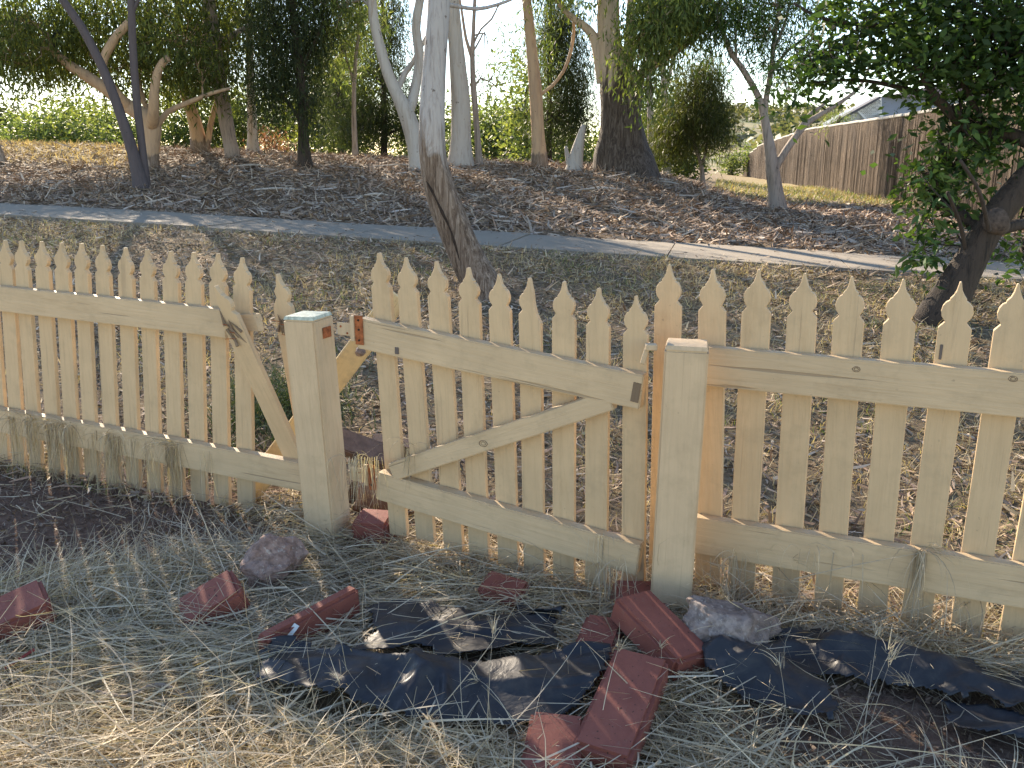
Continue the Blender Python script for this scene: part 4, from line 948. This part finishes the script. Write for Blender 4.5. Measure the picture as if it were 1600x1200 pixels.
s = Soup(); nx = 22; ny = 11; x0, x1, y0, y1 = 1304, 1376, 156, 197     # pierced screen: vertical and horizontal bars with square holes
def barpx(xa, ya, xb, yb):
    P = [atY(x, y, hY+.12) for x, y in ((xa, yb), (xb, yb), (xb, ya), (xa, ya))]; Q = [p+Vector((0, .08, 0)) for p in P]
    s.add(P+Q, [(0, 1, 2, 3), (3, 2, 6, 7), (0, 4, 5, 1), (1, 5, 6, 2), (0, 3, 7, 4)])
topx = lambda x: 195-(x-1300)*.56
for i in range(nx+1):
    xa = x0+(x1-x0)*i/nx; barpx(xa, min(y1, topx(xa)), xa+1.7, 200)
for j in range(ny+1):
    ya = y0+(y1-y0)*j/ny; xs = max(x0, 1300+(195-ya)/.56)
    if xs < x1: barpx(xs, ya, x1, ya+1.9)
child('pierced_screen', s.mesh('pierced_screen', hs.location, False), M_white, hs)
quadpx('screen_brace', [(1338, 172), (1341, 172), (1362, 194), (1358, 194)], hY+.0, .05, M_white, hs)
# scattered trees on the far hillside
bat = Batch(); k = 900
X = rng.uniform(30, 330, k); Y = rng.uniform(200, 620, k); ok = (X/Y > .1) & (X/Y < .8); X = X[ok]; Y = Y[ok]
C = np.stack([X, Y, gz(X, Y, True)+1.5], -1); bat.add(*leaves_np(C, 16, (2.2, 2.2, 1.3), 2.6, .6, .2, [(.05, .065, .035), (.075, .085, .045), (.10, .10, .06)]))
tag(bat.obj('hillside_trees', M_leaf), 'scattered scrubby trees over the pale far hillside', 'trees', kind='stuff')

# ------------------------------------------------------------------ mulch, litter, straw
def fence_v(X, Y):   # signed distance in front of the fence line (positive towards the camera)
    a = np.array([LPOST.x, LPOST.y]); dl = FL[2]; dg = FG[2]; dr = FR[2]
    s1 = (X-LPOST.x)*dl.x+(Y-LPOST.y)*dl.y; s2 = (X-LPOST.x)*dg.x+(Y-LPOST.y)*dg.y; s3 = (X-RPOST.x)*dr.x+(Y-RPOST.y)*dr.y
    return np.where(X < LPOST.x, s1, np.where(X < RPOST.x, s2, s3))
def scatter(n, X0, X1, Y0, Y1):
    return rng.uniform(X0, X1, n), rng.uniform(Y0, Y1, n)
def in_view(X, Y, m=.70): return np.abs(X) < m*Y+.6
def chips(X, Y, L, w, cols, zoff=.006, tilt=.25):
    n = len(X); az = rng.uniform(0, 2*np.pi, n)
    P = np.stack([X, Y, gz(X, Y)+zoff+rng.uniform(0, .02, n)], -1)
    return blades(P, az, L, w, rng.normal(0, tilt, n), rng.normal(0, .7, n), cols, 2)
bat = Batch()
X, Y = scatter(150000, -13, 12, 8, 21); u, v = uv_path(X, Y); k = (v > .72) & in_view(X, Y) & (v < 10.5) & (rng.random(len(X)) > .75*zones(X, Y)[2]); X, Y = X[k], Y[k]; n = len(X)
MUL = [(.24, .165, .11), (.33, .23, .155), (.16, .11, .075), (.40, .30, .21), (.50, .40, .30), (.25, .19, .15), (.34, .23, .165)]
bat.add(*chips(X, Y, rng.uniform(.04, .17, n)*(1+Y*.02), rng.uniform(.010, .030, n), pal(n, MUL), .01, .35))
k = rng.random(n) < .03; X2, Y2 = X[k], Y[k]; n2 = len(X2)
bat.add(*chips(X2, Y2, rng.uniform(.15, .42, n2), rng.uniform(.02, .05, n2), pal(n2, [(.36, .29, .23), (.44, .37, .31), (.27, .20, .15)]), .02, .15))
tag(bat.obj('bark_mulch', M_litter), 'brown bark and leaf mulch covering the mound beyond the path', 'mulch', kind='stuff')
# leaf litter and dry tufts between fence and path
bat = Batch()
X, Y = scatter(90000, -9, 7, 2.4, 11); u, v = uv_path(X, Y); k = (v < -.68) & (v > -6.2) & in_view(X, Y) & (fence_v(X, Y) < .02); X, Y = X[k], Y[k]; n = len(X)
bat.add(*chips(X, Y, rng.uniform(.03, .12, n), rng.uniform(.006, .018, n), pal(n, MUL+[(.40, .31, .19), (.33, .25, .15)]), .004, .35))
uu = rng.uniform(-8, 9, 2600); vv = rng.uniform(-.74, .74, 2600); k = rng.random(2600) < .10+.9*np.abs(vv/.74)**7; uu, vv = uu[k], vv[k]; n = len(uu)
X = PC[0]+PD[0]*uu+PN[0]*vv; Y = PC[1]+PD[1]*uu+PN[1]*vv
bat.add(*chips(X, Y, rng.uniform(.03, .12, n), rng.uniform(.006, .018, n), pal(n, MUL), .045, .12))
tag(bat.obj('leaf_litter', M_litter), 'dry leaf litter over the ground between fence and path', 'litter', kind='stuff')
bat = Batch()
X, Y = scatter(170000, -9, 7, 2.2, 10.5); u, v = uv_path(X, Y); dens = fbm(X*.9+9, Y*.9, 3)
k = (v < -.70) & (v > -6.3) & in_view(X, Y) & (rng.random(len(X)) < sst(.38, .62, dens)*.9+.12*(v < -4.2)+.5*((v < -3.2) & (X > .3))) & (fence_v(X, Y) < .02); X, Y = X[k], Y[k]; n = len(X)
P = np.stack([X, Y, gz(X, Y)-.005], -1)
tc = pal(n, [(.54, .43, .25), (.60, .49, .29), (.46, .36, .21), (.38, .31, .20)]); g = rng.random(n) < .10*sst(.5, .6, fbm(X*2+4, Y*2, 2))*3; tc[g] = pal(int(g.sum()), [(.13, .19, .05), (.19, .24, .07)])
bat.add(*blades(P, rng.uniform(0, 6.28, n), rng.uniform(.03, .11, n), rng.uniform(.003, .006, n), rng.uniform(.2, 1.3, n), rng.normal(0, .8, n), tc, 2, .6))
tag(bat.obj('dry_grass', M_straw), 'short sunlit dry grass behind the fence', 'grass', kind='stuff')
# green grass under the brushwood fence and on the sunny rise
bat = Batch()
X, Y = scatter(50000, -14, 12, 14, 32); so, mu, gr = zones(X, Y); k = (gr > .4) & in_view(X, Y, .75); X, Y = X[k], Y[k]; n = len(X)
P = np.stack([X, Y, gz(X, Y)], -1); right = (X/Y > .1)[:, None]
tc = np.where(right & (rng.random((n, 1)) < .42), pal(n, [(.14, .20, .05), (.20, .25, .07), (.26, .27, .09)]), pal(n, [(.46, .36, .21), (.36, .28, .17), (.28, .2, .13)]))
bat.add(*blades(P, rng.uniform(0, 6.28, n), rng.uniform(.06, .2, n), rng.uniform(.012, .02, n), rng.uniform(.3, 1.3, n), rng.normal(0, .5, n), tc, 2, .6))
tag(bat.obj('meadow_grass', M_straw), 'grass on the rise and at the foot of the brushwood fence', 'grass', kind='stuff')
# foreground straw
def mats_mask(X, Y, grow=0):
    m = np.zeros(len(X), bool)
    for poly in MATS:
        cx = sum(p[0] for p in poly)/len(poly); cy = sum(p[1] for p in poly)/len(poly)
        c = np.zeros(len(X), bool); j = len(poly)-1
        for i in range(len(poly)):
            xi, yi = poly[i]; xj, yj = poly[j]
            c ^= ((yi > Y) != (yj > Y)) & (X < (xj-xi)*(Y-yi)/(yj-yi+1e-9)+xi); j = i
        m |= c
    return m
bat = Batch()
X, Y = scatter(235000, -3.4, 2.6, 1.3, 4.6); fv = fence_v(X, Y); so = ell(X, Y, SOIL2); mm = mats_mask(X, Y)
pr_ = np.where(fv > -.12, 1, np.where(fv > -.5, .22, 0))*(1-.985*so)*np.where(mm, .035, 1)*(.45+.75*sst(.3, .6, fbm(X*2.2, Y*2.2, 3)))
k = (rng.random(len(X)) < pr_) & in_view(X, Y); X, Y = X[k], Y[k]; fv = fv[k]; n = len(X)
flow = 2*np.pi*fbm(X*.7+2, Y*.7+7, 2)*1.4+.2
az = flow + rng.normal(0, .75, n); loose = rng.random(n) < .35; az[loose] = rng.uniform(0, 6.28, loose.sum())
pile = .075*fbm(X*3+5, Y*3, 3)+.02*sst(.35, 0, np.abs(fv))
P = np.stack([X, Y, gz(X, Y)+rng.uniform(0, 1, n)**1.5*pile+.003], -1)
L = rng.gamma(3.2, .050, n)+.03; grey = sst(.42, .62, fbm(X*1.1+20, Y*1.1, 3))[:, None]*.8 + .25*(np.abs(fv) < .3)[:, None]
tc = np.where(rng.random((n, 1)) < grey, pal(n, GREY), pal(n, STRAW))
bat.add(*blades(P, az, L, rng.uniform(.0018, .0050, n), rng.normal(.07, .20, n), rng.normal(0, .55, n), tc, 4, rng.normal(.12, .2, n)))
X, Y = scatter(5200, -2.6, 2.2, 1.3, 3.6); fv = fence_v(X, Y); k = (fv > .05) & in_view(X, Y) & ~mats_mask(X, Y) & (ell(X, Y, SOIL2) < .3); X, Y = X[k], Y[k]; n = len(X)
P = np.stack([X, Y, gz(X, Y)+.02+rng.uniform(0, .05, n)], -1); az = np.where(rng.random(n) < .6, rng.normal(.35, .35, n)+np.pi*rng.integers(0, 2, n), rng.uniform(0, 6.28, n))
bat.add(*blades(P, az, rng.uniform(.12, .42, n), rng.uniform(.0035, .0065, n), rng.normal(.04, .12, n), rng.normal(0, .35, n), pal(n, [(.56, .48, .36), (.62, .55, .43), (.48, .40, .29), (.40, .34, .26)]), 5, rng.normal(.15, .15, n)))
# tangles standing up along the fence foot
X, Y = scatter(60000, -3.2, 2.6, 1.8, 4.4); fv = fence_v(X, Y); so = ell(X, Y, SOIL2[:3]); k = (fv > -.10) & (fv < .26) & in_view(X, Y) & (rng.random(len(X)) < .30*sst(.35, .6, fbm(X*3.5+40, Y*3.5, 2))*np.where(X < LPOST.x-.3, .45, 1)*(1-.9*so)*np.where(mats_mask(X, Y), .12, 1)); X, Y = X[k], Y[k]; n = len(X)
P = np.stack([X, Y, gz(X, Y)], -1)
bat.add(*blades(P, rng.uniform(0, 6.28, n), rng.gamma(3, .05, n)+.04, rng.uniform(.0012, .003, n), rng.uniform(.3, 1.4, n), rng.normal(0, 1.3, n), pal(n, GREY+STRAW[:3]), 5, rng.uniform(.4, 2.4, n)))
X, Y = scatter(40000, -3.4, 2.4, 1.3, 4.4); k = (fence_v(X, Y) > -.05) & in_view(X, Y) & (ell(X, Y, SOIL2) > .25); X, Y = X[k], Y[k]; n = len(X)
bat.add(*chips(X, Y, rng.uniform(.006, .03, n), rng.uniform(.004, .014, n), pal(n, [(.13, .085, .065), (.20, .14, .105), (.10, .066, .05), (.28, .21, .16)]), .001, .5))
k = rng.random(n) < .06; X, Y = X[k], Y[k]; n = len(X)
bat.add(*chips(X, Y, rng.uniform(.03, .16, n), rng.uniform(.002, .006, n), pal(n, STRAW+GREY), .006, .12))
tag(bat.obj('straw', M_straw), 'tangled dry straw covering the foreground garden bed', 'straw', kind='stuff')
# long single stalks with drooping oat heads
bat = Batch()
def stalk(P, az, L, lift, droop, head=True, w=.0028, col=None, bend=0.):
    c = np.array([col or random.choice(STRAW[:4]+GREY)])
    bat.add(*blades(np.array([P]), np.array([az]), np.array([L]), np.array([w]), np.array([lift]), np.array([bend]), c, 8, np.array([droop])))
    if head:
        a, e, p = az, lift, np.array(P, float)
        for s in range(8):
            p = p+np.array((math.cos(a)*math.cos(e), math.sin(a)*math.cos(e), math.sin(e)))*L/8; e -= droop/8; a += bend/8
        m = 12; az2 = a+rng.normal(0, .5, m); st = np.repeat(p[None], m, 0)+rng.normal(0, .006, (m, 3))
        bat.add(*blades(st, az2, rng.uniform(.04, .085, m), np.full(m, .0022), rng.normal(e, .3, m), rng.normal(0, .3, m), pal(m, STRAW), 3, rng.uniform(.4, 1.2, m)))
for px, py, az, L, lift, dr in [(560, 1165, 1.2, .22, 1.1, 1.9), (640, 1180, .9, .25, 1.0, 1.9), (700, 1190, 1.9, .28, 1.2, 1.8), (820, 1185, 2.2, .26, 1.1, 1.4), (470, 1120, .8, .26, .9, 1.7), (1030, 1120, 1.4, .2, 1.2, 1.2), (1090, 1180, .9, .22, .9, 1.5), (1330, 1165, .7, .26, 1.1, .4), (1350, 1170, .9, .24, 1.0, .5),
                                (1345, 1180, 1.1, .3, 1.1, .2), (1230, 1140, 1.6, .16, 1.2, .5), (1480, 1190, 1.9, .2, 1.1, .8), (1210, 1190, 1.0, .2, .8, 1.4), (930, 1190, 1.2, .3, 1.2, 1.0), (760, 1195, 1.5, .32, 1.3, .8), (880, 1100, 1.9, .2, .9, 1.4), (300, 1180, 1.0, .3, .6, .9), (100, 1170, .4, .35, .35, .5)]:
    p = at_ground(px, py); stalk(p, az, L, lift, dr)
for i in range(420):   # upright clumps in the bottom strip and by the bricks
    px, py = random.choice([(random.uniform(0, 1000), random.uniform(1120, 1230)), (random.uniform(1020, 1350), random.uniform(1090, 1230)), (random.uniform(380, 1000), random.uniform(1150, 1230))])
    p = at_ground(px, py); stalk(p, random.uniform(0, 6.28), random.uniform(.08, .26), random.uniform(.15, 1.0), random.uniform(.3, 1.8), random.random() < .16, random.uniform(.0018, .0034), None, random.gauss(0, .6))
for i in range(130):   # arching dead stems against the right fence and gate foot
    px = random.choice([random.uniform(640, 1000), random.uniform(1080, 1200), random.uniform(1080, 1560)]); py = 905+(px-640)*.13+random.uniform(0, 45)
    p = at_ground(px, py); stalk(p, random.uniform(0, 6.28), random.uniform(.12, .42), random.uniform(.6, 1.5), random.uniform(.6, 3.2), False, random.uniform(.0018, .0034), random.choice(GREY), random.gauss(0, .8))
# sheaves of grass hanging over rails
def sheaf(plane, px, py, n, spread, L, off, col=GREY):
    p0, d, nn = plane
    for i in range(n):
        P = at_plane(px+random.gauss(0, spread), py+random.uniform(-5, 3), p0+nn*(off-random.uniform(0, .03)), nn)
        azn = math.atan2(nn.y, nn.x)
        if random.random() < .22: stalk(P, azn+random.gauss(0, .7), random.uniform(.5, 1.0)*L, random.uniform(.2, 1.2), random.uniform(2.4, 3.4), False, random.uniform(.0014, .0028), random.choice(col), random.gauss(0, .5))
        else: stalk(P+nn*.012, azn+random.gauss(0, 1.2), random.uniform(.4, 1.2)*L, random.gauss(-1.42, .13), random.gauss(0, .25), False, random.uniform(.0014, .0032), random.choice(col), random.gauss(0, .6))
for px, nn_ in [(22, 18), (48, 26), (62, 18), (84, 26), (104, 34), (116, 18), (146, 10), (172, 26), (186, 14), (214, 10), (236, 12), (266, 32), (276, 20), (322, 6)]:
    sheaf(FL, px, 636+(px+70)*.181, int(nn_*3), 5.5, .29, .048, STRAW+[(.34, .27, .19), (.28, .22, .155)])
sheaf(FG, 565, 716, 80, 20, .2, .06, STRAW[:4]+GREY); sheaf(FG, 640, 700, 24, 6, .14, .045, STRAW)
sheaf(FG, 940, 838, 16, 10, .14, .045); sheaf(FR, 1440, 862, 60, 5, .27, .06); sheaf(FR, 1150, 870, 40, 12, .26, .09); sheaf(FR, 1250, 860, 22, 50, .2, .06); sheaf(FG, 955, 885, 50, 12, .26, .09)
for (pa, pb) in [((1240, 905), (1455, 852)), ((1110, 880), (1240, 905)), ((1090, 905), (1240, 870))]:
    A = at_plane(*pa, FR[0]+FR[2]*.08, FR[2]); B = at_plane(*pb, FR[0]+FR[2]*.07, FR[2]); d = B-A
    stalk(A, math.atan2(d.y, d.x), d.length, math.atan2(d.z, math.hypot(d.x, d.y)), .1, True, .004, GREY[1])
tag(bat.obj('grass_stalks', M_straw), 'long dry grass stalks and sheaves snagged on rails and bricks', 'grass', kind='stuff')
# green weeds behind the broken gap
bat = Batch(); n = 1800; c0 = at_ground(440, 640); X = c0.x+.0+rng.normal(0, .20, n); Y = c0.y+rng.normal(0, .30, n)
P = np.stack([X, Y, gz(X, Y)], -1); bat.add(*blades(P, rng.uniform(0, 6.28, n), rng.uniform(.06, .22, n), rng.uniform(.004, .007, n), rng.uniform(.6, 1.4, n), rng.normal(0, .6, n), pal(n, [(.045, .075, .035), (.065, .10, .04), (.09, .12, .05)]), 3, .9))
tag(bat.obj('weed_clump', M_straw), 'dark green weedy grass clump in the gap left of the hinge post', 'weeds', kind='stuff')
# bark pieces lying on the mulch
M_bk = simple('fallen_bark', (.42, .36, .30), .85, .25, 10, .006)
for px, py, L, az, lb in [(588, 309, .55, .1, 'pale curled bark strip on the mulch left of the leaning gum'), (395, 262, .75, .25, 'long pale bark strip on the mulch beside the thin pale gum'), (625, 262, 1.0, .12, 'grey fallen branch lying behind the leaning gum'), (770, 258, .9, .0, 'bark strip lying right of the white gum trunk'),
                          (1040, 289, .45, -.45, 'pale bark slab on the mulch below the weeping tree'), (940, 299, .8, .2, 'bark strip on the mulch below the old gum'), (430, 300, .9, .35, 'thin brown branch on the mulch below the she-oak'), (800, 285, .4, .1, 'short pale bark piece on the mulch below the straight trunk')]:
    p = at_ground(px, py); s = Soup(); d = Vector((math.cos(az), math.sin(az), 0))
    P2, R2 = smooth_path([p-d*L/2+Vector((0, 0, .02)), p+Vector((0, .04, .05)), p+d*L/2+Vector((0, -.05, .02))], [.008, .022, .006], .05)
    P2 = [Vector((q.x, q.y, max(q.z, gzf(q.x, q.y)+.015))) for q in P2]
    s.add(*tube_np(P2, R2, 7, .4, px)); o = obj('fallen_bark', s.mesh('fallen_bark', p), M_bk); o.location = p; tag(o, lb, 'bark', 'bark pieces on the mulch')
# small scraps
p = at_ground(457, 1022); o = obj('paper_scrap', box_mesh(.06, .018, .0015, 'paper_scrap', 0, 1, 3, .006, 2), simple('off_white_scrap', (.62, .62, .58), .7)); o.location = p+Vector((0, 0, .07)); o.rotation_euler = (.4, -.5, 1.0); tag(o, 'small white scrap at the top corner of the crumpled plastic', 'scrap')
p = at_ground(35, 1058); o = obj('red_scrap', box_mesh(.09, .010, .002, 'red_scrap', 0, 1, 3, .010, 4), simple('red_leaf', (.22, .035, .025), .7)); o.location = p+Vector((0, 0, .06)); o.rotation_euler = (.5, -.35, .7); tag(o, 'thin red dry strip in the straw at lower left', 'scrap')
p = at_ground(230, 1112); s = Soup(); P2, R2 = smooth_path([at_ground(155, 1105)+Vector((0, 0, .05)), at_ground(200, 1116)+Vector((0, 0, .055)), at_ground(250, 1100)+Vector((0, 0, .06)), at_ground(300, 1110)+Vector((0, 0, .04)), at_ground(330, 1135)+Vector((0, 0, .03))], [.004, .006, .0065, .005, .003], .02)
s.add(*tube_np(P2, R2, 7, .2)); o = obj('twig', s.mesh('twig', p), simple('grey_twig', (.25, .2, .16), .85)); o.location = p; tag(o, 'curved grey twig lying in the straw at lower left', 'twig')
